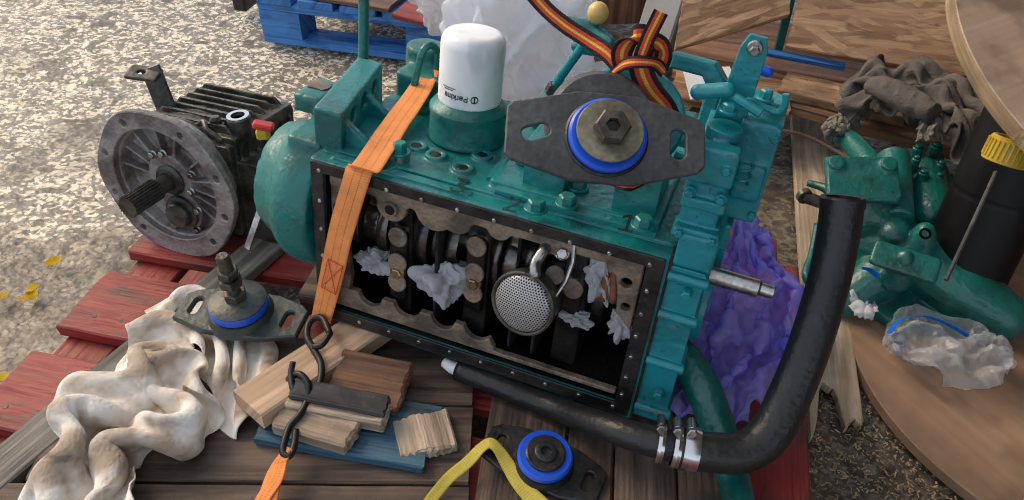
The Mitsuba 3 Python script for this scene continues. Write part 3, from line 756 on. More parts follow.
# ---------------------------------------------------------------- the engine, lying on its side; local axes u along it, v away from the viewer, w up
EM = np.eye(4); EM[:3, :3] = [[0.9323, 0.34958, 0.09281], [-0.35715, 0.93031, 0.08348], [-0.05716, -0.11098, 0.99218]]; EM[:3, 3] = [-0.288, 0.9731, 0.5111]
def eng(p): return EM[:3, :3] @ np.asarray(p, float) + EM[:3, 3]
HE = .283
en = thing('engine', 'teal painted diesel engine lying on its side with its crankcase open', 'engine')
def ep(name, mesh, mat, smooth=35, uv=None, label=None):
    if isinstance(mesh, Manifold): mesh = tm(mesh)
    return put(name if name.startswith('engine__') else en + '__' + name, mesh, mat, smooth, uv, label, m=EM)

# block: hollow towards the viewer
blk = bx(-.008, .532, .0, .27, -.293, .004) - bx(.014, .506, -.02, .16, -.27, -.016)
blk += bx(-.004, .53, .03, .25, -.004, .010)                              # raised top deck
blk += bx(.255, .50, .045, .22, 0, .022)                                  # side cover pad
blk += mcyl((.10, .03, .0), (.10, .03, .012), .02) + bx(.02, .24, .012, .028, 0, .008)
for x, y in ((.118, .096), (.155, .085), (.215, .12), (.205, .07)):
    blk += mcyl((x, y, 0), (x, y, .016), .0165) - mcyl((x, y, .0), (x, y, .03), .0075)
for x in (.07, .2, .33, .46):
    blk += mcyl((x, .05, -.293), (x, .05, -.305), .02)                    # feet on the lower side
blk += bx(.36, .44, .004, .04, -.303, -.285)
ep('block', cast(blk, .0055, 2), 'teal_paint', 40)
inner = bx(.0145, .5055, .006, .1595, -.2695, -.0165) - bx(.0185, .5015, -.01, .155, -.2655, -.0205)
ep('crankcase_wall', inner, 'oily_black', False)

# oil pan rail with its bolt holes
rail = Polygon([(0, 0), (.52, 0), (.52, -HE), (0, -HE)]).buffer(.004).difference(Polygon([(.021, -.017), (.497, -.017), (.497, -.262), (.021, -.262)]).buffer(.004))
TOUV = mat4((1, 0, 0), (0, 0, 1), (0, -1, 0), (0, 0, 0))                  # xy of a plate -> u,w; its thickness towards the viewer
ep('pan_rail', moved(prism(rail, .005, .001), TOUV), 'black_rail', False)
holes = [(x, -.008) for x in np.linspace(.012, .505, 10)] + [(x, -.273) for x in np.linspace(.02, .50, 10)] + [(.509, w) for w in (-.05, -.09, -.13, -.17, -.21, -.245)] + [(.011, w) for w in (-.06, -.11, -.16, -.21)]
for k, (x, w) in enumerate(holes):
    ep('rail_stud', cyl((x, -.0045, w), (x, -.0085, w), .0038, .0032, 10, .0008), 'bright_steel' if k % 3 else 'steel', False)

# bearing ladder: scalloped casting inside the rail
rng = np.random.default_rng(11)
us = np.linspace(.0215, .4965, 160)
top_edge = -.042 - .024 * np.clip(np.sin((us - .045) / .122 * 2 * np.pi + 1.2), -.35, 1) ** 1 - .006 * np.sin(us * 130)
bot_edge = -.236 + .026 * np.clip(1.5 * np.sin((us - .02) / .067 * 2 * np.pi + .8 * np.sin(us * 23)), -.6, .75) * (us < .33) + .004 * np.sin(us * 95)
bot_edge = np.where(us > .33, -.258, bot_edge)
outer = [(.0205, -.0165), (.4975, -.0165), (.4975, -.2625), (.0205, -.2625)]
rect = lambda a, b, c, d: Polygon([(a, c), (b, c), (b, d), (a, d)])
lad_top = rect(.0205, .4975, -.034, -.0165)
for x, w, r in ((.05, -.03, .024), (.122, -.045, .024), (.19, -.034, .030), (.225, -.034, .024), (.29, -.03, .018), (.37, -.028, .018)):
    lad_top = lad_top.union(circle(x, w, r, 28)).intersection(rect(.0205, .4975, -.2, -.0165))
lad_top = lad_top.buffer(.008).buffer(-.013).buffer(.005)
lad_bot = rect(.0205, .30, -.2625, -.224).union(rect(.29, .4975, -.2625, -.255))
for x, w, r in ((.085, -.224, .021), (.15, -.222, .023), (.212, -.224, .020), (.27, -.222, .022), (.318, -.23, .026)):
    lad_bot = lad_bot.difference(circle(x, w, r, 28))
lad_bot = lad_bot.buffer(-.0025).buffer(.006).buffer(-.0035)
side_l = Polygon([(.0205, -.0165), (.046, -.0165), (.043, -.12), (.05, -.2), (.04, -.2625), (.0205, -.2625)]).difference(circle(.03, -.075, .008)).difference(circle(.031, -.12, .0075))
side_r = Polygon([(.4975, -.0165), (.425, -.0165), (.44, -.042), (.462, -.052), (.468, -.075), (.473, -.115), (.485, -.125), (.4975, -.14)]).difference(circle(.478, -.06, .0085)).difference(circle(.484, -.1, .007))
for nm, pg in (('ladder_top', lad_top.difference(circle(.122, -.047, .010))), ('ladder_bottom', lad_bot), ('ladder_side', side_l), ('ladder_side', side_r)):
    g = max(getattr(pg, 'geoms', [pg]), key=lambda x: x.area)
    y = {'ladder_top': .012, 'ladder_bottom': .013}.get(nm, .016)
    ep(nm, moved(prism(g, .012, .0015), TOUV @ mat4((1, 0, 0), (0, 1, 0), (0, 0, 1), (0, 0, -y - .006))), 'tan_metal', False)
ep('oil_boss', cyl((.122, .012, -.047), (.122, .002, -.047), .014, .0125, 24), 'tan_metal')
ep('oil_boss', cyl((.122, .003, -.047), (.122, .0015, -.047), .0085, .008, 20, .0003), 'oily_black', label='dark oil hole in the upper casting')

# crankshaft, rods and main bearing caps
prof = [(0, .02), (.03, .02)]
for k in range(4):
    c = .062 + .118 * k
    prof += [(.03, c - .034), (.064, c - .034), (.066, c - .030), (.066, c - .020), (.064, c - .016), (.029, c - .014), (.029, c + .014), (.064, c + .016), (.066, c + .02), (.066, c + .03), (.064, c + .034), (.03, c + .034)]
prof += [(.03, .5), (0, .5)]
crank = moved(lathe(prof, 48), mat4((0, 1, 0), (0, 0, 1), (1, 0, 0), (0, .105, -.13)))
ep('crankshaft', crank, 'crank_steel', 30)
for k, c in enumerate((.062, .18, .298, .416)):
    rod = mcyl((c - .013, .095, -.13), (c + .013, .095, -.13), .045) + bx(c - .012, c + .012, .07, .09, -.185, -.075)
    ep('connecting_rod', cast(rod, .006, 3), 'crank_steel', 40)
caps = ((.128, -.15), (.255, -.125), (.405, -.10))
for k, (x, w) in enumerate(caps):
    cap = bx(x - .02, x + .02, .028, .10, -.255, -.02) + bx(x - .014, x + .014, .02, .04, w - .075, w + .06)
    c = ep('bearing_cap', cast(cap, .007, 3), 'oily_black', 40)
    for d in (.048, 0, -.038):
        r = .0155
        if k == 2 and d != 0: continue
        ep(c + '__face', moved(prism(Polygon(circle(0, 0, r, 18)), .006, .0015), TOUV @ mat4((1, 0, 0), (0, 1.12, 0), (0, 0, 1), (x, w + d, -.0205))), 'tan_metal', False)
    if k < 2:
        b = cat(cyl((x, .017, w - .018), (x, .009, w - .018), .0095, n=6), cyl((x, .019, w - .018), (x, .016, w - .018), .0125, n=20))
        ep(c + '__bolt', b, 'brass_bolt', False)
for x, a in ((.318, .0), (.356, .0), (.19, 0.)):                            # thin bulkhead edges that catch the light
    ep('bulkhead', cast(bx(x - .003, x + .003, .022, .15, -.255, -.025), .012, 1), 'black_rail', False)

# oil pick-up: pierced strainer on a pipe
sc = np.array((0.3494, -0.0350, -0.1092)); sn = unit([-.14, -.95, .2])
SM = frame(sc, sn, (1, 0, 0))
cup = lathe([(0, -.034), (.036, -.034), (.0445, -.026), (.0488, -.002), (.0482, .0035), (.0458, .005), (.0435, .0035), (.0425, .001), (0, .001)], 48)
st = ep('oil_strainer', moved(cup, SM), 'dark_casting', 30, label='round pressed steel oil strainer')
prof = [(.0, .014)] + [(.0425 * math.sin(a), .001 + .013 * math.cos(a)) for a in np.linspace(.1, math.pi / 2, 9)]
dome = lathe(prof, 48)
ep(st + '__mesh', moved(dome, SM), 'pierced_steel', True, uv=dome.vertices[:, :2], label='domed strainer face pierced with rows of small holes')
ep(st + '__pipe', tube([sc + [.006, .012, .02], sc + [.008, .012, .045], (0.3540, -0.0120, -0.0517), (0.3607, 0.0100, -0.0362), (0.3554, 0.0500, -0.0524)], .0085, 16), 'steel')
ep(st + '__bracket', tube([(0.3981, 0.0100, -0.0138), (0.4025, 0.0000, -0.0428), (0.3997, -0.0120, -0.0683), (0.3914, -0.0220, -0.0906), (0.3780, -0.0200, -0.0828)], .0033, 8, smooth=False), 'steel')
ep(st + '__bolt', cat(cyl((0.3807, 0.0200, -0.0460), (0.3860, -0.0020, -0.0336), .0085, n=6), cyl((0.3807, 0.0200, -0.0460), (0.3825, 0.0120, -0.0403), .012)), 'steel', False)
ep('rocker_stud', cyl((0.3736, 0.0300, -0.0955), (0.3777, 0.0120, -0.0819), .014, n=18), 'tan_metal', False)
ep('tappet', cast(mcyl((0.4516, 0.0200, -0.1057), (0.4466, 0.0200, -0.0578), .006) + mcyl((0.4646, 0.0200, -0.1045), (0.4582, 0.0200, -0.0503), .006), .004, 2), 'rust')
ep('web_plate', cast(bx(.39, .42, .016, .06, -.115, -.035) - mcyl((.405, 0, -.075), (.405, .08, -.075), .007), .006, 2), 'black_rail', label='dark drilled steel plate right of the strainer')

# flywheel housing at the left end
def ring_pts(u, cv, cw, r, n=40, vmin=-1, wmin=-1, squash=1.0):
    a = np.arange(n) * 2 * np.pi / n
    return [(u, max(cv + r * math.cos(x), vmin), max(cw + squash * r * math.sin(x), wmin)) for x in a]
bell = Manifold.hull_points(np.array(ring_pts(-.008, .10, -.112, .122) + ring_pts(-.045, .095, -.112, .124) + ring_pts(-.065, .095, -.112, .12) + ring_pts(-.085, .10, -.112, .108), float))
bell += Manifold.hull_points(np.array(ring_pts(-.08, .10, -.112, .106) + ring_pts(-.13, .11, -.112, .092), float))
bell += bx(-.068, -.006, .03, .2, -.1, .012)
bell += bx(-.115, -.06, .12, .20, .0, .035)                                  # pad with the bare metal face
ep('flywheel_housing', cast(bell, .008, 8), 'green_paint', 40)
ep('bare_pad', moved(prism(Point(0, 0).buffer(.02).intersection(Polygon([(-.03, -.015), (.03, -.015), (.03, .015), (-.03, .015)])), .0015, .0005), frame((-.09, .165, .0352), (0, 0, 1))), 'tan_metal', False, label='bare pinkish metal face on the housing')
# mounting foot with three holes
def slant(m):                                     # the foot stands a little askew
    m.vertices[:, 0] -= .2 * (m.vertices[:, 1] - .04); return m
ft2 = bx(-.020, .026, .035, .235, -.03, .068) + bx(-.06, .02, .04, .235, -.03, .006)
for y in (.052, .15):
    ft2 += Manifold.batch_hull([bx(.0, .026, y, y + .014, .0, .046), bx(.0, .075, y, y + .014, -.0, .012)])
for y in (.090, .140, .192):
    ft2 -= mcyl((.0, y, .042), (.06, y, .042), .0125)
    ep('foot_hole', slant(cyl((-.0005, y, .042), (.004, y, .042), .0132, n=20)), 'oily_black', False)
ep('mounting_foot', slant(cast(ft2, .0045, 2)), 'teal_paint', 40, label='upright foot casting with three round holes')
ep('rod', tube([eng((-.09, .30, .0)) * 0 + (-.095, .315, .02), (-.100, .33, .12), (-.11, .345, .35)], .0095, 12), 'green_paint', label='straight green painted rod rising out of the photo')
ep('lifting_loop', tube([(.046, .225, .012), (0.0476, 0.2250, 0.0338), (0.0530, 0.2300, 0.0749), (0.0586, 0.2350, 0.1031), (0.0653, 0.2500, 0.1096), (0.0628, 0.2800, 0.0873), (0.0571, 0.3000, 0.0474)], .0062, 12), 'green_paint', label='bent round bar loop beside the orange strap')
ep('loop_plate', cast(bx(.03, .085, .2, .29, .008, .022), .006, 2), 'green_paint')
ep('rear_casting', cast(bx(.0, .09, .25, .36, -.05, .05) + mcyl((.02, .33, .0), (.02, .33, .075), .035), .008, 4), 'green_paint')

# oil filter on its cup
FB = np.array((0.1683, 0.1632, 0.0100)) + [0, .006, 0]
FM = frame(FB, (.0, .02, 1))
cupm = lathe([(0, 0), (.057, 0), (.0605, .003), (.0605, .008), (.0585, .012), (.0585, .040), (.0600, .044), (.0600, .052), (.0555, .058), (.049, .062), (.0465, .066), (0, .066)], 48)
ep('filter_housing', moved(cupm, FM), 'green_paint', 28, label='round green cup that the oil filter screws onto')
can = lathe([(0, .060), (.044, .060), (.0475, .064), (.048, .068), (.048, .150), (.0472, .156), (.0445, .1625), (.040, .1665), (.034, .1685), (0, .1695)], 56)
of = ep('oil_filter', moved(can, FM), 'filter_white', 40, label='white spin-on oil filter')
def on_can(mesh, ang, z, r, flip=False):
    """lettering laid round the can"""
    mesh = mesh.subdivide_to_size(.006); v = mesh.vertices.copy()
    if flip: v[:, :2] = -v[:, :2]
    a = ang + v[:, 0] / r; rr = r + v[:, 2]
    return trimesh.Trimesh(np.stack([rr * np.cos(a), rr * np.sin(a), z + v[:, 1]], 1), mesh.faces, process=False)
word = meshkit.text_mesh('Perkins', .0082, .0004, bold=True)
wx = word.bounds; word.apply_translation([-(wx[0, 0] + wx[1, 0]) / 2, -.005, .0003])
A0 = -math.pi / 2 - .08
ep(of + '__lettering', moved(on_can(word, A0, .081, .048, flip=True), FM), 'print_black', False, label='maker name printed upside down')
ringp = Point(0, 0).buffer(.0058).difference(Point(0, 0).buffer(.0042)).union(Polygon([(-.0012, -.005), (.0012, -.005), (.0012, .005), (-.0012, .005)]))
em = trimesh.creation.extrude_polygon(ringp, .0004, engine='earcut'); em.apply_translation([-(wx[1, 0] - wx[0, 0]) / 2 - .010, -.001, .0003])
ep(of + '__emblem', moved(on_can(em, A0, .081, .048, flip=True), FM), 'print_black', False)
for k, (L, dz) in enumerate(((.017, .0105), (.024, .0135))):
    b = trimesh.creation.box((L, .0012, .0004)); b.apply_translation([.012, -dz, .0004])
    ep(of + '__printed_line', moved(on_can(b, A0, .081, .048, flip=True), FM), 'print_black', False)
seam = lathe([(.0482, .1035), (.0485, .1037), (.0485, .1043), (.0482, .1045)], 48)
ep('filter_knob', moved(lathe([(0, 0), (.018, 0), (.026, .01), (.03, .03), (.027, .045), (.015, .05), (0, .05)], 24), frame((.085, .37, .03), (-.1, .0, 1))), 'tan_metal', 30)

# bolts, holes and numbers on the top
def bolt(p, r=.0105, h=.012, wash=.015, n=(0, 0, 1), a=.2, mat='teal_paint', head=True):
    m = cat(moved(lathe([(0, 0), (r - .001, 0), (r, .001), (r, h - .002), (r - .0025, h), (0, h)], 6), frame((0, 0, 0), (0, 0, 1), (math.cos(a), math.sin(a), 0))), moved(lathe([(0, -.002), (wash, -.002), (wash, .0005), (wash - .001, .0015), (0, .0015)], 20), np.eye(4)))
    return ep('bolt', moved(m, frame(p, n)), mat, 25)
bolt((.112, .053, .022), .0105, .016, .016, mat='teal_paint')
ep('stud_washer', cyl((.112, .053, .008), (.112, .053, .022), .015, .0145, 20), 'steel')
for p in ((0.3746, 0.0833, 0.0260), (0.3743, 0.0320, 0.0260), (0.4641, 0.0908, 0.0260), (0.4810, 0.0290, 0.0260), (0.2858, 0.1177, 0.0260), (0.3401, 0.0023, 0.0240)):
    bolt(tuple(p), .0125, .013, .0165)
for x, y in ((.118, .096), (.155, .085), (.215, .12), (.205, .07)):
    ep('bolt_hole', cyl((x, y, .0125), (x, y, .0146), .0078, n=18, c=.0003), 'oily_black', False)
for s, p, hgt in (('3', (0.2085, 0.0029, 0.0125), .030), ('2', (0.2915, -0.0069, 0.0125), .030), ('1', (0.4480, 0.0046, 0.0235), .032)):
    t = meshkit.text_mesh(s, hgt, .0006); t.vertices[:, 1] *= 1.35
    ep('number', moved(t, frame(tuple(p), (0, 0, 1), (1, .07, 0))), 'marker_ink', False, label=f'hand written figure {s} on the block')
ep('cover_edge', cast(bx(.27, .50, .03, .05, .008, .018) + bx(.245, .262, .06, .21, .008, .017), .006, 3), 'teal_paint')

# front: gear case, pump and levers at the right end
gc = bx(.528, .5775, .004, .26, -.286, -.006) + bx(.532, .578, .012, .25, -.02, .06)
gc += bx(.532, .582, -.004, .12, .0, .05)
for w in (-.02, -.085, -.17, -.262):
    gc += mcyl((.53, .002, w), (.584, .002, w), .0075) + bx(.53, .5815, .001, .05, w - .006, w + .006)
gc += bx(.55, .592, .08, .24, -.12, .03) + mcyl((.55, .12, -.13), (.59, .12, -.13), .06)
ep('gear_case', cast(gc, .0045, 2), 'blue_lit_paint', 40)
pump = bx(.524, .572, .012, .13, .03, .165) + bx(.52, .577, .004, .03, .12, .168) + bx(.522, .577, .004, .03, .083, .098) + bx(.52, .58, .0, .03, .04, .056)
pump += mcyl((.55, .05, .165), (.55, .05, .18), .022)
ep('pump_body', cast(pump, .0045, 2), 'blue_lit_paint', 40, label='ribbed pump casting at the front of the engine')
p2 = bx(.566, .616, .07, .17, .045, .185) + mcyl((.59, .12, .18), (.59, .12, .2), .024) + bx(.575, .612, .062, .08, .08, .13)
ep('governor_housing', cast(p2, .005, 3), 'blue_lit_paint', 40)
ep('coil', tube([(.585 + .010 * math.cos(a), .056 + .010 * math.sin(a), .105 + .0022 * a) for a in np.arange(0, 14, .5)], .002, 6, per=2), 'blue_lit_paint')
l0, l1 = np.array((0.5501, 0.0850, 0.1702)), np.array((0.5578, 0.0850, 0.2808)); LY = unit(l1 - l0); LL = np.linalg.norm(l1 - l0); LN = unit([.1, -.75, .62]); LN = unit(LN - LY * (LN @ LY)); LX = np.cross(LY, LN)
LM = mat4(LX, LY, LN, l0)
ep('stop_lever', moved(prism(Polygon([(-.0195, .0), (.0195, 0), (.016, LL - .012), (.010, LL + .004), (-.010, LL + .004), (-.016, LL - .012)]), .006, .001), LM), 'blue_lit_paint', False, label='flat upright lever plate with a bolt at its top')
lv = l0 + LY * (LL - .01)
ep('lever_bolt', cat(cyl(lv, lv + LN * .02, .0065, n=6), cyl(lv, lv + LN * .009, .0095)), 'steel', False)
ep('lever_pad', tm(limb(((0.5072, 0.0600, 0.2099), .0095), ((0.5399, 0.0600, 0.2204), .0095), n=24)), 'blue_lit_paint', True, label='rounded blue-green handle beside the lever')
ep('lever_pad', tm(limb(((0.5557, 0.1700, 0.2157), .007), ((0.5797, 0.1700, 0.2131), .007), n=20)), 'blue_rubber', True, label='small dark blue handle behind the lever')
ep('linkage', tube([(0.5553, 0.0900, 0.1818), (0.5663, 0.0800, 0.2061), (0.5841, 0.0800, 0.2026), (0.6041, 0.0800, 0.1998), (0.6091, 0.0800, 0.2116), (0.6068, 0.0800, 0.2239)], .0042, 10), 'blue_lit_paint')
ep('linkage', tube([(.53, .10, .2), (.55, .06, .214), (.585, .05, .205)], .006, 10), 'blue_lit_paint')
bolt((.548, .05, .2), .009, .01, .012, mat='blue_lit_paint'); bolt((.585, .10, .205), .008, .012, .011, mat='blue_lit_paint')
ep('shaft_stub', cat(cyl((.575, .05, -.035), (.648, .05, -.035), .0125, n=24), cyl((.648, .05, -.035), (.668, .05, -.035), .009, n=20)), 'steel', 30, label='bare steel shaft end sticking out at the right')
for x, w, v in ((.531, .105, .003), (.569, .105, .003), (.531, .145, .003), (.566, .145, .003), (.53, .048, -.001), (.572, .048, -.001)):
    ep('case_bolt', cat(cyl((x, v - .006, w), (x, v + .004, w), .0058, n=6), cyl((x, v - .0005, w), (x, v + .004, w), .0075, n=16)), 'blue_lit_paint', False)
for x, w in ((.566, .17), (.61, .17), (.566, .06), (.611, .06)):
    ep('case_bolt', cyl((x, .062, w), (x, .074, w), .0055, n=6), 'blue_lit_paint', False)
ep('gasket', bx(.5275, .5315, .0, .255, -.288, .006), 'black_rail', False, label='dark gasket line between block and gear case')
for w in (-.235, -.05):
    ep('case_bolt', cyl((.56, -.012, w + .012), (.56, .004, w + .012), .007, n=6), 'blue_lit_paint', False)

# pulley disc, arch bracket and mount in front of it
ep('support_disc', moved(lathe([(0, 0), (.066, 0), (.07, .004), (.07, .022), (.066, .026), (0, .026)], 48), frame((0.4289, 0.0700, 0.1451), (.2, -.72, .66))), 'blue_lit_paint', 30)
ep('arch_bracket', moved(prism(Polygon([(0, 0), (.08, 0), (.08, .12), (.06, .14), (0, .14)]).difference(Polygon([(.0, .012), (.058, .012), (.058, .105), (.048, .118), (0, .118)])), .03, .003), frame((.45, .19, .06), (-.1, -.97, .25), (1, -.1, 0))), 'blue_lit_paint', False)
ep('support_leg', cast(bx(.3, .36, .06, .16, .015, .09) + bx(.43, .49, .06, .16, .015, .08), .007, 3), 'teal_paint')

def engine_mount(parent, M, plate_mat, pmt, outline, slots, flat=False, bolt_len=0.0):
    """rubber engine mount: plate, blue rubber ring, washer, nut; local z out of the plate"""
    pg = Polygon(outline)
    for (x, y, L, r) in slots:
        pg = pg.difference(shapely.LineString([(x, y - L), (x, y + L)]).buffer(r, 6))
    def pp(name, mesh, mat, smooth=30, lab=None): return put(parent + '__' + name, mesh, mat, smooth, label=lab, m=M)
    pp('plate', prism(pg, .009, .0015), plate_mat, False)
    return pp
MN = unit([.25, -.62, .74]); MC = np.array((0.4247, -0.0450, 0.1702))
MM = EM @ frame(MC, MN, (.965, .17, .20)) @ np.diag([.85, .83, .85, 1])
em_ = en + '__engine_mount'
pg = Polygon([(-.137, .034), (-.137, -.034), (-.128, -.042), (-.045, -.066), (.035, -.066), (.128, -.04), (.137, -.03), (.137, .032), (.128, .04), (.045, .066), (-.04, .066), (-.13, .042)])
for x, y, L, a in ((-.093, .0, .013, 0), (.1, .0, .012, 0)):
    pg = pg.difference(shapely.LineString([(x, y - L), (x, y + L)] if x > 0 else [(x - .012, y - .003), (x + .006, y + .004)]).buffer(.0105, 6))
put(em_, prism(pg, .009, .0018), 'mount_plate', False, m=MM, label='black steel plate mount with a blue rubber ring on the upper side')
put(em_ + '__base', moved(lathe([(0, -.05), (.062, -.05), (.08, -.03), (.08, -.012), (.07, -.001), (0, -.001)], 48), mat4((1, 0, 0), (0, 1, 0), (0, 0, 1), (-.002, .03, 0))), 'mount_plate', 30, m=MM)
put(em_ + '__collar', lathe([(0, .009), (.0575, .009), (.0575, .011), (.055, .013), (0, .013)], 48), 'black_rubber', 30, m=MM)
put(em_ + '__rubber_ring', lathe([(0, .012), (.050, .012), (.0535, .015), (.0535, .021), (.050, .024), (0, .024)], 48), 'blue_rubber', 30, m=MM)
put(em_ + '__washer', lathe([(0, .022), (.03, .023), (.03, .033), (.045, .034), (.0455, .036), (.0445, .0375), (.03, .0382), (0, .0382)], 48), 'zinc_yellow', 25, m=MM)
put(em_ + '__nut', cat(*[lathe([(.009, .0385), (.023, .0385), (.0245, .041), (.0245, .055), (.022, .0575), (.0105, .0575), (.0095, .055), (.0095, .04)], 6)]), 'nut_steel', False, m=MM)
put(em_ + '__stud', lathe([(0, .038), (.0095, .038), (.0095, .050), (.008, .0515), (0, .0515)], 20), 'oily_black', False, m=MM)

# pipes and fittings behind
ep('fuel_pipe', tube([(0.2619, 0.3000, 0.0607), (0.2761, 0.3000, 0.0951), (0.2929, 0.3000, 0.1291), (0.3017, 0.3000, 0.1473)], .0075, 12), 'blue_lit_paint')
ep('valve', cast(limb(((0.2635, 0.3200, 0.1651), .013), ((0.3063, 0.3200, 0.1645), .015)) + limb(((0.3063, 0.3200, 0.1645), .012), ((0.3416, 0.3000, 0.1593), .009)) + limb(((0.2902, 0.3100, 0.1383), .012), ((0.3282, 0.3000, 0.1435), .011)), .005, 3), 'teal_paint', 40)
ep('valve_knob', ball((0.3115, 0.3200, 0.1926), .0165, (1, 1, 1.05)), 'knob_yellow', True, label='round pale yellow knob')
ep('valve_stem', cyl((0.3074, 0.3200, 0.1680), (0.3112, 0.3200, 0.1846), .008, n=14), 'blue_lit_paint')
ep('pipe_nut', cyl((0.2595, 0.3000, 0.0531), (0.2658, 0.3000, 0.0704), .013, n=6), 'dark_casting', False)
ep('rear_head', cast(bx(.05, .5, .262, .40, -.24, -.02) + bx(.24, .5, .262, .38, -.02, .05), .012, 3), 'green_paint')
HPIPE = [EM[:3, :3].T @ (np.array(p) - EM[:3, 3]) for p in ((0.2216, 0.8552, 0.2501), (0.2511, 0.8258, 0.2617), (0.2785, 0.7821, 0.2485), (0.2956, 0.7333, 0.2215), (0.3077, 0.6858, 0.1960), (0.3122, 0.6465, 0.1880), (0.3105, 0.5930, 0.1866))]
# coolant pipe curving down at the lower right
ep('coolant_pipe', tube(HPIPE, [.022, .027, .027, .026, .025, .023, .022], 22), 'dark_green_paint', label='thick dark green pipe curving down beside the purple bag')
# ---------------------------------------------------------------- gearbox left of the engine
gb = thing('gearbox', 'dark grey gearbox with a round flange plate and splined shaft facing the viewer', 'gearbox')
GN = unit([-.351, -.929, .114]); GC = np.array([-.645, 1.223, .291])
GM = frame(GC, GN, (.93, -.35, 0)) @ np.diag([.965, .965, .965, 1])
def gp2(name, mesh, mat, smooth=30, label=None, m=None):
    if isinstance(mesh, Manifold): mesh = tm(mesh)
    return put(name if name.startswith('gearbox__') else gb + '__' + name, mesh, mat, smooth, label=label, m=GM if m is None else GM @ m)
a = np.arange(64) * 2 * np.pi / 64
rim = Polygon(np.stack([(.156 + .003 * np.cos(6 * a)) * np.cos(a), (.156 + .003 * np.cos(6 * a)) * np.sin(a)], 1)).difference(circle(0, .002, .118, 56))
BH = [(.137 * math.cos(t), .137 * math.sin(t)) for t in np.radians([20, -15, -48, 62, 118, 160, 198, 235])]
for x, y in BH: rim = rim.difference(circle(x, y, .0075, 12))
gp2('flange', moved(prism(rim, .016, .002), mat4((1, 0, 0), (0, 1, 0), (0, 0, 1), (0, 0, -.008))), 'grey_casting', False, label='round grey flange plate with bolt holes round its rim')
dish = mcyl((0, 0, -.05), (0, 0, -.006), .125) - mcyl((0, .002, -.036), (0, .002, .05), .113, .116)
for t in np.radians([100, 128, 150, 172, 12, -8, -22, -38, 75, 40]):
    c_, s_ = math.cos(t), math.sin(t)
    r = Manifold.cube((.075, .005, .022), True).translate((.082, 0, -.027)).rotate((0, 0, math.degrees(t)))
    dish += r
dish += mcyl((0, .01, -.04), (0, .01, -.012), .058, .05) + mcyl((.014, -.058, -.04), (.014, -.058, -.012), .05, .045)
gp2('bell_plate', cast(dish, .006, 2), 'grey_casting', 35)
gp2('shaft_seal', moved(lathe([(.017, 0), (.03, 0), (.032, .004), (.027, .010), (.018, .010)], 32), mat4((1, 0, 0), (0, 1, 0), (0, 0, 1), (.002, .008, -.012))), 'dark_casting')
def spline_shaft(r0, r1, teeth, h):
    n = teeth * 4; t = np.arange(n) * 2 * np.pi / n; r = np.where((np.arange(n) % 4) < 2, r1, r0)
    return prism(Polygon(np.stack([r * np.cos(t), r * np.sin(t)], 1)), h, .002)
gp2('input_shaft', moved(spline_shaft(.0185, .0215, 22, .075), mat4((1, 0, 0), (0, 1, 0), (0, 0, 1), (.002, .008, .03))), 'dark_casting', False, label='splined dark steel input shaft')
gp2('shaft_neck', cyl((.002, .008, -.012), (.002, .008, .032), .0165, n=28), 'dark_casting')
gp2('bearing_cover', moved(lathe([(0, .016), (.012, .016), (.024, .014), (.027, .010), (.027, 0), (.036, -.002), (.038, -.014), (0, -.014)][::-1], 32), mat4((1, 0, 0), (0, 1, 0), (0, 0, 1), (.014, -.062, -.004))), 'dark_casting', label='round bearing cover below the shaft')
for x, y in ((-.03, .055), (-.005, .062), (.055, .03), (.045, -.01), (-.03, -.03), (.0525, -.05), (-.025, -.075), (.04, -.098), (-.012, -.1)):
    gp2('bolt', cat(cyl((x, y, -.014), (x, y, -.004), .0068, n=6), cyl((x, y, -.016), (x, y, -.011), .009, n=16)), 'steel', False)
body = bx(-.1, .125, -.11, .085, -.26, -.045) + mcyl((0, 0, -.05), (0, 0, -.2), .115, .1) + bx(-.09, .13, .05, .098, -.25, -.06)
body += bx(.05, .205, -.13, .05, -.22, -.06)
for k in range(7):
    z = -.075 - .026 * k
    body += Manifold.batch_hull([bx(-.095, .13, .06, .075, z - .005, z + .005), bx(-.07, .105, .108, .114, z - .0035, z + .0035)]) + bx(.12, .134, -.09, .08, z - .005, z + .005)
gp2('housing', cast(body, .0065, 2), 'dark_casting', 40, label='ribbed dark gearbox housing')
gp2('filler_neck', moved(lathe([(.012, 0), (.02, 0), (.02, .03), (.023, .032), (.023, .042), (.021, .044), (.014, .044), (.012, .040)], 28), frame((.118, .085, -.10), (-.05, 1, .1))), 'dark_casting')
gp2('filler_ring', moved(lathe([(.0135, .044), (.0215, .044), (.0215, .047), (.0135, .047)], 28), frame((.118, .085, -.10), (-.05, 1, .1))), 'bright_steel', label='bright ring on the filler neck')
gp2('plug', moved(cat(lathe([(0, 0), (.016, 0), (.016, .012), (0, .012)], 20), lathe([(0, .012), (.011, .012), (.0115, .02), (.008, .026), (0, .027)], 20)), frame((.07, .098, -.085), (0, 1, 0))), 'dark_casting')
gp2('oil_line', tube([(.03, .10, -.07), (.05, .112, -.075), (.07, .105, -.06), (.1, .09, -.06)], .006, 10), 'dark_casting')
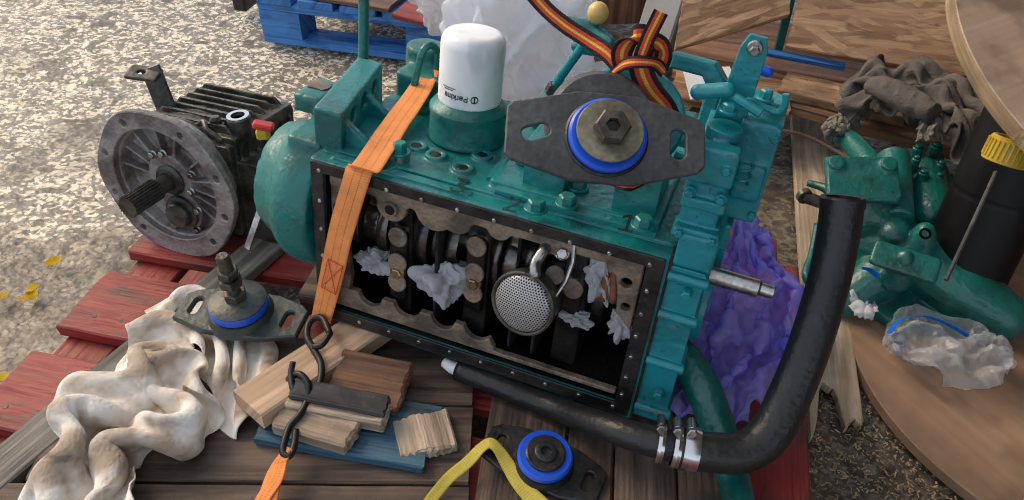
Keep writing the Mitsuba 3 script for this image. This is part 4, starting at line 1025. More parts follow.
# lever plate standing up behind the flange
LB, LT = np.array((-0.6659, 1.3600, 0.3502)), np.array((-0.6930, 1.4000, 0.4326))
put(gb + '__shift_plate', chbox(.042, .007, np.linalg.norm(LT - LB) + .06, .0015), 'dark_casting', False, m=frame((LB + LT) / 2 - unit(LT - LB) * .02, LT - LB, (1, -.2, 0)), label='flat dark lever plate with a bent top')
put(gb + '__shift_plate_top', cast(man(chbox(.06, .042, .008, .0015)) - mcyl((-.004, 0, -.01), (-.004, 0, .01), .008), .005, 1), 'dark_casting', False, m=frame(LT + [-.012, -.01, .002], (.1, -.1, 1), (1, -.1, .1)))
la, lb = np.array((-0.4278, 1.1700, 0.3451)), np.array((-0.4881, 1.1300, 0.2142))
put(gb + '__stay_bar', chbox(.013, .004, np.linalg.norm(la - lb), .001), 'steel', False, m=frame((la + lb) / 2, la - lb, (1, -.3, 0)), label='thin bare steel stay bar')
o = thing('plug', 'small red and yellow plug between the gearbox and the engine', 'plug')
c_ = np.array((-0.4166, 1.1500, 0.4484))
put(o + '__cap', chbox(.022, .016, .02, .004), 'yellow_plastic', False, m=frame(c_, (0, 0, 1)))
put(o + '__collar', chbox(.034, .02, .011, .003), 'red_plastic', False, m=frame(c_ + [.004, .0, .016], (.2, 0, 1)))
put(o + '__stalk', cyl(c_ - [0, 0, .13], c_ - [0, 0, .008], .008, n=12), 'black_plastic')

# ---------------------------------------------------------------- two loose engine mounts
def loose_mount(label, M, mat, s, stud):
    k = thing('engine_mount', label, 'engine mount', None)
    S = M @ np.diag([s, s, s, 1])
    pg = Polygon([(-.137, .03), (-.137, -.04), (-.06, -.062), (.06, -.062), (.137, -.04), (.137, .03), (.12, .045), (.06, .062), (-.06, .062), (-.12, .045)])
    for x in (-.103, .103):
        pg = pg.difference(shapely.LineString([(x, -.014), (x, .014)]).buffer(.0095, 6))
    foot = lathe([(0, .008), (.072, .008), (.07, .012), (.062, .03), (0, .03)], 40)
    pl = prism(pg, .016, .003)
    put(k + '__plate', pl, mat, False, m=S)
    put(k + '__rubber_base', foot, mat, 30, m=S)
    put(k + '__rubber_ring', lathe([(0, .029), (.056, .029), (.060, .034), (.060, .046), (.056, .051), (0, .051)], 48), 'blue_rubber', 30, m=S, label='bright blue rubber ring')
    if stud:
        put(k + '__washer', lathe([(0, .050), (.058, .050), (.059, .053), (.05, .057), (.03, .062), (0, .064)], 40), mat, 30, m=S)
        put(k + '__stud', moved(cat(*[lathe([(0, .06), (.014, .06), (.014, .175), (.011, .18), (0, .18)], 20)]), np.eye(4)), 'dark_casting', 30, m=S)
        for z, h, r in ((.062, .018, .024), (.098, .02, .024), (.124, .018, .022)):
            put(k + '__nut', lathe([(.013, z), (r - .002, z), (r, z + .002), (r, z + h - .002), (r - .002, z + h), (.013, z + h)], 6), 'dark_casting', False, m=S)
    else:
        put(k + '__washer', lathe([(.014, .053), (.04, .053), (.043, .05), (.043, .056), (.04, .058), (.014, .058)], 40), mat, 30, m=S)
        put(k + '__hub', lathe([(.0, .054), (.024, .054), (.024, .062), (.02, .064), (.012, .064), (.011, .056), (0, .055)], 32), 'black_rubber', 30, m=S)
    return k
loose_mount('green-grey engine mount with an upright threaded stud standing beside the white rag', frame((-0.4552, 0.9641, 0.2030), (0, -.06, 1), (1, -.20, 0)), 'mount_green', .80, True)
loose_mount('black engine mount without a stud lying flat behind the yellow strap', frame((0.0448, 0.6865, 0.1780), (.08, -.14, 1), (.96, -.42, 0)), 'black_rail', .66, False)

# ---------------------------------------------------------------- rags
def rag(label, left, right, size, z0, seed, n, lift, puff=.055):
    m = settle(left, right, size, z0, seed, n, 45, lift, (.5, .3, .12), (7.5, 4.5), (.03, puff))
    m = subdiv(m)
    return one('rag', thick(m, .0022), 'rag_cloth', label, 'rag', True)
rag('white stained rag bunched in a heap at the lower left corner of the pallet',
    [(-0.5589, 0.8913, 0.2000), (-0.5947, 0.8955, 0.2050), (-0.6319, 0.8777, 0.2100), (-0.6479, 0.7978, 0.2000), (-0.6464, 0.6880, 0.2000), (-0.6481, 0.5702, 0.2000)], [(-0.5150, 0.8442, 0.2000), (-0.4803, 0.7919, 0.2000), (-0.4716, 0.7250, 0.1900), (-0.5066, 0.7023, 0.1800), (-0.5292, 0.6633, 0.1800), (-0.5003, 0.5748, 0.1800)], (.50, .32), .1705, 7, (80, 54), .08)
rag('white stained rag lying partly under the green-grey engine mount',
    [(-0.6255, 0.9792, 0.2000), (-0.6117, 1.0239, 0.2050), (-0.5722, 1.0501, 0.2000), (-0.4956, 1.0045, 0.1850), (-0.4291, 0.9212, 0.1800), (-0.3944, 0.8485, 0.1760)], [(-0.6219, 0.9509, 0.1900), (-0.5729, 0.9373, 0.1800), (-0.5235, 0.9189, 0.1800), (-0.4838, 0.8696, 0.1760), (-0.4482, 0.8093, 0.1740), (-0.4129, 0.7682, 0.1720)], (.40, .20), .1695, 17, (66, 36), .035, .02)

# ---------------------------------------------------------------- orange ratchet straps and hooks
os_ = thing('ratchet_strap', 'orange webbing strap laid over the top and face of the engine', 'strap')
pts = [eng(p) for p in ((0.0438, 0.3043, 0.0500), (0.0650, 0.2071, 0.0450), (0.0743, 0.1197, 0.0350), (0.0869, 0.0389, 0.0280), (0.0926, -0.0126, 0.0220), (.078, -.002, .012), (.0745, -.012, -.008))] + [eng(p) for p in ((0.0509, -0.0160, -0.0977), (0.0306, -0.0170, -0.1907), (0.0086, -0.0180, -0.2844))]
wd = [EM[:3, 0]] * 10
m, uv = ribbon(pts, wd, [.036, .040, .042, .043, .043, .042, .041, .041, .040, .036], .0022, 8, 9, .002, 3, square=False)
put(os_ + '__webbing', m, 'orange_webbing', True, uv=uv)
pA, pB = eng((0.0421, -0.0190, -0.1544)), eng((0.0279, -0.0200, -0.2135)); d_ = unit(pB - pA); wdir = EM[:3, 0] - d_ * (EM[:3, 0] @ d_); wdir = unit(wdir); nn_ = unit(np.cross(d_, wdir)); nn_ = nn_ if nn_[1] < 0 else -nn_
def stitch(a, b): return tube([a, (np.array(a) + b) / 2, b], .0008, 5, 2)
q = [pA - wdir * .013, pA + wdir * .013, pB + wdir * .013, pB - wdir * .013]; q = [x + nn_ * .002 for x in q]
put(os_ + '__stitching', cat(*[stitch(q[i], q[j]) for i, j in ((0, 1), (1, 2), (2, 3), (3, 0), (0, 2), (1, 3))]), 'orange_stitch', False, label='red stitched box with a cross')
o = thing('hook', 'black steel hook through the end loop of the upper orange strap', 'hook')
hz = eng((0.0078, -0.0200, -0.2875))
H1 = [(-0.2878, 0.8838, 0.2450), (-0.3070, 0.9195, 0.2450), (-0.3253, 0.9124, 0.2430), (-0.3251, 0.8842, 0.2400), (-0.3097, 0.8579, 0.2360), (-0.2946, 0.8324, 0.2320), (-0.2914, 0.8014, 0.2260), (-0.2996, 0.7776, 0.2220), (-0.3154, 0.7737, 0.2220), (-0.3299, 0.7896, 0.2260), (-0.3366, 0.8121, 0.2320), (-0.3358, 0.8293, 0.2400)]
put(o, tube(H1, [.0052, .0055, .0055, .0055, .0055, .0055, .0055, .0055, .0055, .0055, .005, .0045], 12), 'black_iron', True)
put(o + '__eye_bar', tube([(-0.2878, 0.8838, 0.2450), (-0.2968, 0.8620, 0.2430), (-0.3111, 0.8605, 0.2400)], .005, 10), 'black_iron', True)
o = thing('hook', 'black steel hook linking down to the lower orange strap', 'hook')
H2 = [(-0.3413, 0.7911, 0.2150), (-0.3412, 0.8108, 0.2220), (-0.3234, 0.8095, 0.2350), (-0.3069, 0.7923, 0.2320), (-0.3056, 0.7699, 0.2220), (-0.3121, 0.7470, 0.2180), (-0.3236, 0.7283, 0.2140), (-0.3269, 0.7066, 0.2100), (-0.3266, 0.6888, 0.2060), (-0.3169, 0.6827, 0.2050), (-0.3127, 0.6984, 0.2070), (-0.3143, 0.7235, 0.2110)]
put(o, tube(H2, .0052, 12), 'black_iron', True)
o = thing('ratchet_strap', 'short orange strap running out of the bottom of the photo below the hooks', 'strap')
m, uv = ribbon([(-0.3170, 0.6934, 0.2090), (-0.3250, 0.6800, 0.2040), (-0.3321, 0.6560, 0.1980), (-0.3360, 0.6202, 0.1920), (-0.3372, 0.5791, 0.1850)], [(.9, -.2, .2)] * 5, [.014, .02, .026, .03, .032], .003, 8, 7, .004, 9)
put(o + '__webbing', m, 'orange_webbing', True, uv=uv)
m, uv = ribbon([(-0.3250, 0.6705, 0.2080), (-0.3278, 0.6478, 0.2030), (-0.3402, 0.6238, 0.1960), (-0.3476, 0.5984, 0.1900)], [(.9, -.25, .3)] * 4, .022, .002, 8, 7, .006, 12)
put(o + '__loose_end', m, 'orange_webbing', True, uv=uv)
o = thing('ratchet_strap', 'yellow webbing strap bent into an upright loop at the bottom edge', 'strap')
m, uv = ribbon([(-0.1204, 0.6185, 0.1750), (-0.1051, 0.6405, 0.1800), (-0.0878, 0.6609, 0.1860), (-0.0627, 0.6790, 0.1960), (-0.0444, 0.6956, 0.2060), (-0.0316, 0.7013, 0.2100), (-0.0200, 0.6939, 0.2060), (-0.0057, 0.6739, 0.1960), (0.0084, 0.6530, 0.1880), (0.0279, 0.6326, 0.1800), (0.0523, 0.6098, 0.1740)],
               [(.25, .95, .3), (.2, .95, .4), (.1, .9, .5), (.1, .9, .5), (.15, .95, .2), (.2, .98, 0), (.25, .95, -.1), (.7, .7, .1), (.9, .5, .1), (.95, .3, .1), (1, .2, .1)], [.017, .017, .017, .017, .017, .018, .019, .02, .022, .025, .026], .002, 8, 7, .001, 4)
put(o, m, 'yellow_webbing', True, uv=uv)

# striped strap knotted round the upper engine mount
o = thing('lifting_strap', 'black red and yellow striped strap knotted round the upper engine mount', 'strap')
def stripe(name, pts, wds, w, seed):
    m, uv = ribbon([eng(p) for p in pts], [EM[:3, :3] @ np.array(x, float) for x in wds], w, .002, 8, 9, .003, seed)
    put(o + '__' + name, m, 'striped_webbing', True, uv=uv)
stripe('long_run', [(0.2640, 0.1000, 0.2804), (0.2911, 0.1000, 0.2576), (0.3232, 0.0950, 0.2423), (0.3555, 0.0900, 0.2324), (0.3831, 0.0800, 0.2260), (0.4090, 0.0700, 0.2117)], [(.4, 0, .9)] * 6, .022, 1)
stripe('loop', [(0.4132, 0.0600, 0.2162), (0.4086, 0.0500, 0.2418), (0.4184, 0.0450, 0.2630), (0.4312, 0.0500, 0.2667), (0.4407, 0.0600, 0.2507), (0.4390, 0.0700, 0.2291)], [(.95, .0, -.1), (.95, .1, .2), (.7, .3, .6), (.6, .5, .6), (.8, .3, -.5), (.9, 0, -.2)], .026, 2)
stripe('second_loop', [(0.4346, 0.0450, 0.2291), (0.4379, 0.0350, 0.2558), (0.4468, 0.0400, 0.2659), (0.4576, 0.0550, 0.2511), (0.4544, 0.0700, 0.2274)], [(.9, 0, .2), (.9, .1, .3), (.5, .5, .6), (.6, .4, -.6), (.9, 0, -.3)], .022, 3)
stripe('tail', [(0.4361, 0.0300, 0.2522), (0.4409, 0.0250, 0.2766), (0.4463, 0.0200, 0.2957), (0.4496, 0.0200, 0.3078)], [(.85, .2, -.4)] * 4, .017, 4)
stripe('wrap', [(0.4012, 0.0500, 0.2118), (0.4172, 0.0300, 0.2354), (0.4375, 0.0250, 0.2443), (0.4539, 0.0350, 0.2421), (0.4619, 0.0600, 0.2250)], [(.1, .2, .95)] * 5, .014, 5)
stripe('fall', [(0.4345, 0.0400, 0.2359), (0.4417, 0.0450, 0.2180), (0.4540, 0.0500, 0.2007), (0.4714, 0.0550, 0.1844), (0.4848, 0.0600, 0.1639)], [(.93, .1, .1)] * 5, [.03, .03, .03, .028, .026], 6)
stripe('underside', [(0.4316, 0.0150, 0.0876), (0.4482, -0.0050, 0.0969), (0.4607, -0.0050, 0.0992), (0.4714, 0.0150, 0.0992)], [(.1, .7, .7)] * 4, .014, 7)

# ---------------------------------------------------------------- rubber hose
ho = thing('rubber_hose', 'black rubber hose curving up on the right of the engine', 'hose')
HP = [(-0.0866, 0.8590, 0.1880), (-0.0188, 0.8241, 0.1900), (0.0655, 0.7791, 0.1920), (0.1372, 0.6978, 0.2492), (0.1880, 0.6677, 0.2600), (0.2414, 0.6577, 0.2558)]
put(ho + '__thin_length', tube(HP, [.0165, .018, .019, .020, .021, .022], 20), 'black_rubber', True)
put(ho + '__end_plug', tube([(-0.1099, 0.8743, 0.1900), (-0.0965, 0.8645, 0.1890), (-0.0850, 0.8590, 0.1880)], [.008, .0105, .011], 14), 'white_sheet', True, label='pale plug in the left end of the hose')
K = [(0.2197, 0.6594, 0.2579), (0.2646, 0.6520, 0.2569), (0.3105, 0.6520, 0.2569), (0.3469, 0.6677, 0.2755), (0.3794, 0.7076, 0.3231), (0.4045, 0.7501, 0.3815), (0.4240, 0.7939, 0.4415), (0.4320, 0.8248, 0.4939), (0.4344, 0.8482, 0.5374)]
big = tube(K, [.0265, .027, .028, .0285, .0285, .028, .0275, .0275, .028], 24, caps=False)
put(ho + '__thick_length', big, 'black_rubber', True)
e0, e1 = np.array(K[-2]), np.array(K[-1]); ed = unit(e1 - e0)
put(ho + '__open_end', moved(lathe([(.029, -.012), (.0292, -.001), (.027, .002), (.022, .001), (.021, -.05), (0, -.05)], 28), frame(e1, ed)), 'black_rubber', 30)
for n_, i_, r_, w_, lab in (('hose_clamp', 0, .0300, .021, 'wide bright steel hose clamp'), ('hose_clamp', 1, .0285, .010, 'second bright band beside the wide hose clamp'), ('hose_clamp', 2, .0265, .009, 'narrow steel hose clamp with its screw on top')):
    c_ = np.array([(0.2410, 0.6565, 0.2575), (0.2224, 0.6594, 0.2579), (0.2013, 0.6647, 0.2596)][i_]); d_ = unit(np.array((0.2545, 0.6547, 0.2554)) - np.array((0.1880, 0.6677, 0.2600)))
    M_ = frame(c_, d_, (0, 0, 1))
    ck = put(ho + '__' + n_, lathe([(r_ - .003, -w_ / 2), (r_, -w_ / 2), (r_ + .0012, 0), (r_, w_ / 2), (r_ - .003, w_ / 2)], 36), 'bright_steel', 25, m=M_, label=lab)
    up = unit(np.array([0, .35, .93])); sd = unit(np.cross(d_, up))
    sb = cat(cyl(c_ + up * (r_ + .005) - sd * .016, c_ + up * (r_ + .005) + sd * .012, .0055, n=14), cyl(c_ + up * (r_ + .005) + sd * .012, c_ + up * (r_ + .005) + sd * .02, .0068, n=6))
    put(ck + '__screw', sb, 'steel', 30)

# ---------------------------------------------------------------- plastic bags
def bag(label, left, right, size, z0, mat, seed, n, lift, steps=40, waves=(10, 7), keepz=.03, slope=False, crease=.22):
    m = settle(left, right, size, z0, seed, n, steps, lift, (.07, .0, 0), waves, (.04, keepz), slope)
    m = subdiv(m); m.vertices = m.vertices + m.vertex_normals * creases(m.vertices, 11, 14, seed, crease)[:, None]
    return one('plastic_bag', m, mat, label, 'plastic bag', 60)
bag('crumpled purple plastic bag on the pallet between the engine and the black hose',
    [(0.3926, 1.0925, 0.3000), (0.3337, 0.9958, 0.2700), (0.2924, 0.9246, 0.2400), (0.2406, 0.8696, 0.2000), (0.2002, 0.8027, 0.1700)], [(0.4087, 1.0635, 0.2900), (0.4406, 1.0146, 0.2600), (0.4800, 0.9517, 0.2200), (0.4483, 0.8618, 0.1800), (0.3346, 0.7363, 0.1700)], (.50, .36), .1685, 'purple_plastic', 21, (76, 56), .05, 26, (9, 6), .3, True, .11)
bag('clear plastic bag with a blue tape band lying on the round plywood disc',
    [(0.6991, 1.0438, 0.0900), (0.7420, 1.0975, 0.1000), (0.7997, 1.1085, 0.1000), (0.8456, 1.0600, 0.1000), (0.8977, 1.0233, 0.0900), (0.9249, 1.0027, 0.0800)], [(0.6982, 1.0163, 0.0600), (0.7143, 0.9666, 0.0500), (0.7595, 0.9353, 0.0400), (0.7982, 0.9126, 0.0400), (0.8516, 0.9293, 0.0500), (0.9110, 0.9721, 0.0600)], (.30, .22), .036, 'clear_plastic', 31, (64, 48), .075, 30, (12, 9), .2)
bt = thing('tape', 'bright blue tape band across the clear plastic bag', 'tape')
m, uv = ribbon([(0.6916, 1.0264, 0.1000), (0.7131, 1.0424, 0.1150), (0.7550, 1.0504, 0.1200), (0.7913, 1.0343, 0.1180), (0.8254, 1.0092, 0.1100)], [(.3, -.5, .8), (.2, -.6, .75), (0, -.6, .8), (0, -.6, .8), (0, -.6, .8)], .018, .0012, 8, 5, .003, 5)
put(bt, m, 'blue_tape', True, uv=uv)
bag('small torn clear plastic piece hanging beside the open end of the hose',
    [(0.6676, 1.1676, 0.1500), (0.6612, 1.1348, 0.1200), (0.6627, 1.1024, 0.0900)], [(0.7039, 1.1501, 0.1500), (0.7080, 1.1151, 0.1200), (0.6857, 1.0914, 0.0900)], (.11, .09), .07, 'milky_plastic', 41, (32, 26), .04, 20, (20, 16))
bt = thing('tape', 'small blue tape piece on the torn plastic beside the hose', 'tape')
m, uv = ribbon([(0.6695, 1.1501, 0.1500), (0.6828, 1.1443, 0.1500), (0.6964, 1.1299, 0.1450)], [(.2, -.5, .8)] * 3, .014, .0012, 6, 5, .002, 6)
put(bt, m, 'blue_tape', True, uv=uv)
def blob(label, c, r, squash, mat, seed, stretch=1.12, sub=5, tilt=None):
    m = ball((0, 0, 0), 1, sub=sub); d = m.vertices.copy()
    m.vertices = d * (1 + .45 * (meshkit.fbm(d * 1.6 + seed, 3, seed) - .5)[:, None] + creases(d, 1.2, 14, seed, .5)[:, None]) * np.array(squash) * r
    m.vertices = m.vertices + c
    return one('plastic_bag', m, mat, label, 'plastic bag', 55)
blob('big milky plastic bag standing behind the white oil filter', (0.0218, 1.6200, 0.3758), .15, (1.05, .7, 1.15), 'milky_plastic', 51)
blob('crumpled clear plastic film at the top edge above the oil filter', (-0.0834, 1.9000, 0.3724), .13, (1.2, .7, .7), 'clear_plastic', 61)
blob('crumpled white plastic film behind the striped strap', (0.1655, 1.6200, 0.2684), .10, (1.3, .8, .6), 'milky_plastic', 71)
ws = thing('white_sheet', 'white sheet of paper on the planks behind the blue-green handle', 'sheet')
a_, b_ = np.array((0.4282, 1.7643, 0.2000)), np.array((0.5460, 1.7744, 0.2000)); c_, d_, l_ = between(a_, b_)
b, uv = board(l_, .10, .003, 160, amp=.002, step=.02)
put(ws, moved(b, frame(c_ + [0, .0, .01], (0, -.35, 1), d_)), 'white_sheet', smooth=False, uv=uv)

# crumpled tissues stuffed into the crankcase
def tissue(label, px, r, sq, seed):
    c = eng(np.array(px) + [0, .012, 0]); m = ball((0, 0, 0), 1, sub=5); d = m.vertices.copy()
    m.vertices = d * (1 + .5 * (meshkit.fbm(d * 1.1 + seed, 3, seed + 4) - .5)[:, None] + creases(d, .75, 9, seed, .75)[:, None]) * np.array([sq[0], sq[1] * 1.3, sq[2]]) * r
    soften(m, 2, .002)
    m = moved(m, EM); m.apply_translation(c - EM[:3, 3])
    return one('tissue', m, 'tissue', label, 'tissue', 50)
tissue('crumpled white tissue in the crankcase opening beside the orange strap', (0.0843, 0.0200, -0.1711), .024, (1.05, .6, .8), 81)
tissue('larger crumpled white tissue in the crankcase under the second journal', (0.2014, 0.0200, -0.1688), .034, (1.15, .6, 1.0), 82)
tissue('pale tissue pushed in beside the drilled steel plate right of the strainer', (0.4390, 0.0120, -0.0690), .028, (.65, .5, 1.4), 83)
tissue('small white tissue tuft right of the strainer', (0.4166, 0.0120, -0.1559), .017, (1.3, .6, .8), 84)
tissue('white tissue tuft at the lower right inside the crankcase', (0.4834, 0.0120, -0.1412), .022, (.7, .6, 1.1), 85)

# ---------------------------------------------------------------- right: casting, canister, jacket, disc
gcst = thing('engine_casting', 'dark green painted casting lying on the round plywood disc', 'casting')
def P3(p, z=0): return np.array(p)
c1 = limb(((0.7143, 1.3005, 0.1700), .075), ((0.7374, 1.3494, 0.1900), .06)) + limb(((0.6939, 1.2714, 0.1200), .05), ((0.7645, 1.2394, 0.1200), .07))
c1 += limb(((0.8075, 1.4079, 0.2000), .035), ((0.7503, 1.2258, 0.1700), .032)) + limb(((0.8951, 1.4327, 0.1700), .04), ((0.8662, 1.3165, 0.1500), .045)) + limb(((0.7948, 1.2394, 0.1200), .06), ((0.8798, 1.1530, 0.0900), .065), ((0.9431, 1.1036, 0.0700), .05)) + limb(((0.6629, 1.1561, 0.0600), .035), ((0.7313, 1.1860, 0.1000), .05))
for p, r in (((0.7326, 1.1328, 0.1900), .030), ((0.7923, 1.1978, 0.2000), .034)):
    c1 += limb((p, r * .6), (np.array(p) - [0, 0, .05], r))
hb = [(0.7003, 1.3817, 0.1000), (0.7518, 1.4891, 0.1500), (0.8523, 1.5472, 0.1600), (1.0085, 1.5851, 0.1300), (0.9399, 1.3001, 0.1100), (0.9726, 1.1456, 0.0700), (0.9445, 1.0775, 0.0500), (0.7560, 1.0775, 0.0500), (0.6804, 1.1794, 0.0600)]
c1 += Manifold.hull_points(np.array(hb + [(p[0], p[1], .035) for p in hb]))
body_ = cast(c1, .009, 2)
put(gcst + '__body', body_, 'dark_green_paint', 45)
fl = cast(man(chbox(.14, .1, .02, .004)).translate((0, 0, 0)) + mcyl((-.05, .03, 0), (-.05, .03, .018), .016) + mcyl((.05, .03, 0), (.05, .03, .018), .016), .007, 3)
put(gcst + '__cover', moved(fl, frame((0.6915, 1.2996, 0.2500), (-.1, -.45, .9), (1, -.1, 0))), 'dark_green_paint', 40)
put(gcst + '__flange', moved(cast(man(chbox(.12, .05, .016, .003)), .007, 2), frame((0.7321, 1.1272, 0.1850), (-.2, -.5, .85), (.9, -.5, 0))), 'dark_green_paint', 40)
put(gcst + '__elbow', tube([(0.7571, 1.5905, 0.1650), (0.7697, 1.5659, 0.1750), (0.7766, 1.5081, 0.1800), (0.7776, 1.4375, 0.1850), (0.7765, 1.3813, 0.1800)], [.018, .024, .026, .027, .028], 18), 'dark_green_paint', True, label='bent green pipe elbow')
for p, r in (((0.8761, 1.4620, 0.2100), .012), ((0.8554, 1.4194, 0.2100), .009), ((0.8588, 1.3820, 0.2000), .011), ((0.9102, 1.4154, 0.2000), .01), ((0.9183, 1.4699, 0.2100), .014), ((0.8971, 1.3853, 0.1900), .009)):
    p = np.array(p); put(gcst + '__stud', cat(cyl(p - [0, 0, .05], p + [0, 0, .012], r, n=14), cyl(p + [0, 0, .012], p + [0, 0, .018], r * .65, n=12)), 'dark_green_paint', False)
put(gcst + '__barrel', cyl((0.8071, 1.4234, 0.2200), (0.7578, 1.2417, 0.1900), .034, .032, 28, .004), 'dark_green_paint', 30)
put(gcst + '__oil_hole', moved(lathe([(.007, 0), (.011, 0), (.011, .004), (.007, .004)], 18), frame((0.7775, 1.1731, 0.2150), (-.1, -.5, .8))), 'oily_black', False)
put(gcst + '__nozzle', tube([(0.6330, 1.4028, 0.1700), (0.6553, 1.3811, 0.1750), (0.6809, 1.3455, 0.1800)], [.007, .009, .014], 12), 'dark_green_paint', True)
put(gcst + '__union', cat(cyl((0.6310, 1.3932, 0.1400), (0.6718, 1.3644, 0.1400), .013, n=6), cyl((0.6297, 1.4041, 0.1400), (0.6321, 1.3895, 0.1400), .017, n=18)), 'dark_casting', False)
put(gcst + '__bracket', tube([(0.6552, 1.3465, 0.1000), (0.6254, 1.2709, 0.0800), (0.6008, 1.2195, 0.0700), (0.6160, 1.2002, 0.0600), (0.6463, 1.2350, 0.0700)], .009, 10), 'dark_green_paint', True)
o = thing('bottle', 'black plastic canister with a yellow screw cap leaning on the green casting', 'canister')
b0, b1 = np.array((0.9008, 1.2010, 0.1000)), np.array((0.9612, 1.2859, 0.4522)); bd = unit(b1 - b0); bl = np.linalg.norm(b1 - b0)
BM_ = frame(b0, bd, (1, .2, 0))
put(o + '__body', lathe([(0, -.03), (.07, -.03), (.08, -.02), (.083, -.005), (.083, bl * .42), (.081, bl * .43), (.081, bl * .46), (.083, bl * .47), (.083, bl * .9), (.078, bl * .96), (.05, bl), (0, bl)], 48), 'black_plastic', 30, m=BM_)
capz = frame(np.array((0.8076, 1.1003, 0.4489)), unit(bd + [.12, .1, .15]))
ck = put(o + '__cap', moved(lathe([(0, -.022), (.033, -.022), (.034, -.02), (.0335, .016), (.031, .019), (.026, .019), (.024, .015), (0, .015)], 40), capz), 'yellow_plastic', 30, label='yellow screw cap')
put(ck + '__rib', cat(*[moved(chbox(.003, .0025, .03, .0006), capz @ mat4((math.cos(t), math.sin(t), 0), (-math.sin(t), math.cos(t), 0), (0, 0, 1), (.0345 * math.cos(t), .0345 * math.sin(t), -.002))) for t in np.arange(28) * 2 * np.pi / 28]), 'yellow_plastic', False)
put(o + '__seam', tube([(0.8379, 1.1478, 0.3732), (0.7813, 1.0689, 0.3336), (0.7053, 0.9645, 0.2870)], .0035, 8, smooth=False), 'mount_plate', label='pale straight seam along the canister')
jk = thing('jacket', 'dark grey fabric jacket thrown over the planks', 'jacket')
m = settle([(0.7991, 1.7043, 0.3000), (0.9134, 1.7773, 0.3100), (1.0088, 1.7197, 0.3100), (1.0470, 1.5984, 0.3100), (1.0744, 1.4444, 0.3000)], [(0.7520, 1.5989, 0.2800), (0.8218, 1.5456, 0.2600), (0.8926, 1.4665, 0.2500), (0.9162, 1.3459, 0.2300), (0.9710, 1.2513, 0.2000)], (.66, .38), .215, 91, (72, 44), 50, .10, keep=(.04, .06))
put(jk + '__cloth', thick(subdiv(m), .004), 'jacket_cloth', True)
def fluff(name, pts, r, mat, seed):
    t = subdiv(tube(pts, r, 12)); t.vertices = t.vertices + t.vertex_normals * ((meshkit.fbm(t.vertices * 45, 4, seed) - .5) * .018)[:, None]
    put(jk + '__' + name, t, mat, True)
fluff('sleeve', [(0.7818, 1.5801, 0.3100), (0.8139, 1.5262, 0.3200), (0.8413, 1.4752, 0.3200), (0.8645, 1.4345, 0.3200)], [.02, .028, .028, .022], 'jacket_cloth', 3)
def lining(left, right, size, z0, seed, lift):
    m = settle(left, right, size, z0, seed, (60, 22), 22, lift, (.2, .05, 0), (26, 14), (.1, .25))
    m.vertices = m.vertices + .012 * np.stack([meshkit.fbm(m.vertices * 55 + 9 * k, 3, seed + k) - .5 for k in range(3)], 1)
    put(jk + '__torn_lining', thick(subdiv(m), .004), 'fleece', True)
lining([(0.8717, 1.7891, 0.3600), (0.8144, 1.7145, 0.3400), (0.7589, 1.6261, 0.3200), (0.7322, 1.5988, 0.2700), (0.7183, 1.5685, 0.2000)], [(0.8961, 1.6835, 0.3500), (0.8318, 1.6347, 0.3400), (0.7880, 1.5984, 0.3100), (0.7533, 1.5808, 0.2700), (0.7293, 1.5599, 0.2000)], (.5, .10), .16, 5, .05)
lining([(0.8647, 1.4742, 0.3300), (0.8787, 1.4577, 0.3300), (0.9006, 1.4425, 0.3200)], [(0.8302, 1.4119, 0.3100), (0.8553, 1.4051, 0.3000), (0.8838, 1.4051, 0.3000)], (.12, .1), .26, 6, .05)
dn = unit([.22, -.34, .91]); dc = np.array([1.074, 1.227, .522])
o = thing('plywood_disc', 'round plywood disc tilted in the upper right corner with a thick pale rim', 'plywood disc')
m = prism(circle(0, 0, .36, 96), .003, .001).subdivide_to_size(.06)
DM = frame(dc, dn, (1, .6, 0))
put(o + '__face', m, 'ply_face', False, uv=m.vertices[:, :2] * [1, 1] + 9, m=DM)
rm = lathe([(.30, -.026), (.356, -.026), (.3595, -.023), (.3595, -.0035), (.357, -.0005), (.30, -.0005)], 120); rm = rm.subdivide_to_size(.04)
put(o + '__rim', rm, 'ply_edge', 30, uv=np.c_[np.arctan2(rm.vertices[:, 1], rm.vertices[:, 0]) * .36, rm.vertices[:, 2] + np.hypot(rm.vertices[:, 0], rm.vertices[:, 1])], m=DM)
o = thing('wood_block', 'timber core carrying the tilted plywood disc outside the right edge', 'wood block')
put(o, tube([(1.18, 1.02, .03), (1.15, 1.1, .25), tuple(dc - dn * .04)], .1, 28, smooth=False), 'ply_wood', 30)
o = thing('cable', 'thin brown cable across the pale plank behind the pump', 'cable')
put(o, tube([(0.6403, 1.6992, 0.1200), (0.6854, 1.6980, 0.1150), (0.7373, 1.6944, 0.1000), (0.7874, 1.6678, 0.0850), (0.8339, 1.6212, 0.0750), (0.8788, 1.5710, 0.0600)], .0045, 8), 'wire_brown', True)

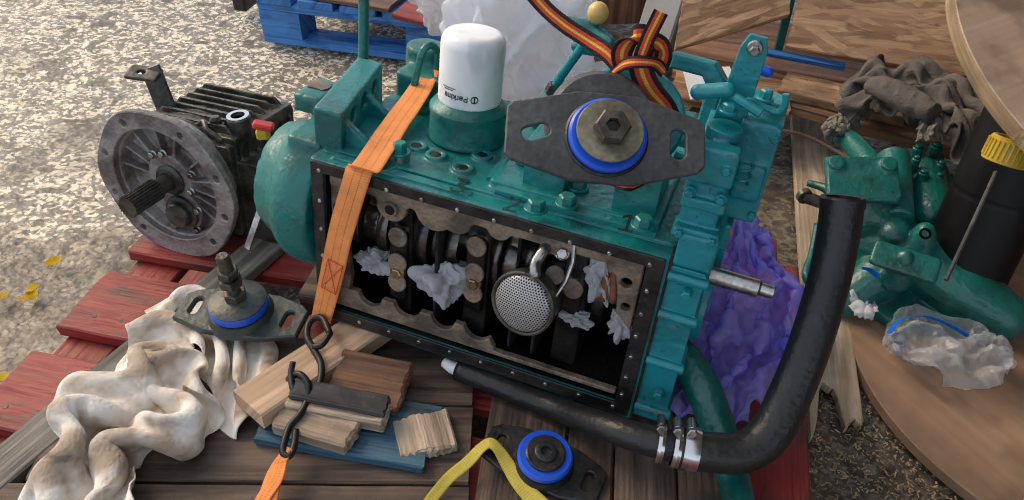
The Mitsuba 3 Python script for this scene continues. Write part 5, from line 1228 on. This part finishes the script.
# ---------------------------------------------------------------- on the floor
rng = np.random.default_rng(77)
for k, (p, s, lab) in enumerate((((-1.0113, 1.3377, 0.0000), .016, 'yellow fallen leaf on the wet concrete, highest of the five'), ((-1.0183, 1.2468, 0.0000), .014, 'yellow fallen leaf on the concrete just below the highest one'), ((-1.0147, 1.2252, 0.0000), .017, 'larger yellow fallen leaf overlapping another on the concrete'),
                        ((-1.0737, 1.2252, 0.0000), .014, 'yellow fallen leaf cut by the left edge of the photo'), ((-0.9605, 1.0052, 0.0000), .012, 'small yellow fallen leaf lowest on the left edge'))):
    t = np.linspace(0, 2 * np.pi, 22, endpoint=False); r = s * (.75 + .3 * np.abs(np.sin(1.5 * t)) + .08 * rng.normal(size=22))
    pts = np.stack([r * 1.25 * np.cos(t), r * .85 * np.sin(t)], 1)
    P, tr, d = tri_poly(Polygon(pts).buffer(0), .004)
    z = .006 * (meshkit.noise(np.c_[P * 70, 0 * P[:, :1]] + k * 9) - .2) + 2 * P[:, 0] ** 2 * 8
    lf = trimesh.Trimesh(np.c_[P, z], tr, process=False)
    one('fallen_leaf', moved(lf, frame(np.array(p) + [0, 0, .004], (.1 * rng.normal(), .1 * rng.normal(), 1), (rng.normal(), rng.normal(), 0))), 'leaf_yellow', lab, 'leaf', True, group='yellow leaves on the wet concrete')
chips = []
def scatter(n, x0, x1, y0, y1, inside):
    k = 0
    while k < n:
        x, y = rng.uniform(x0, x1), rng.uniform(y0, y1)
        if not inside(x, y): continue
        L, W, Hh = rng.uniform(.003, .010), rng.uniform(.0012, .003), .001
        c = trimesh.creation.box((L, W, Hh)); c.vertices[:4] += rng.normal(size=(4, 3)) * .0006
        n_ = unit([rng.normal() * .35, rng.normal() * .35, 1])
        chips.append(moved(c, frame((x, y, rng.uniform(-.004, .003)), n_, (rng.normal(), rng.normal(), 0)))); k += 1
scatter(2200, .38, 1.0, .55, 1.1, lambda x, y: math.hypot(x - 1.101, y - 1.006) > .44 and x > .56 + .24 * (y - 1.17))
scatter(700, .52, .95, 1.25, 1.75, lambda x, y: x > .58 + .24 * (y - 1.17) and meshkit.noise(np.array([x * 14, y * 14, 0.])) > .45)
k = one('wood_chips', cat(*chips), 'chips', 'pale wood chips scattered on the dark floor right of the pallet', 'wood chips', False, kind='stuff')
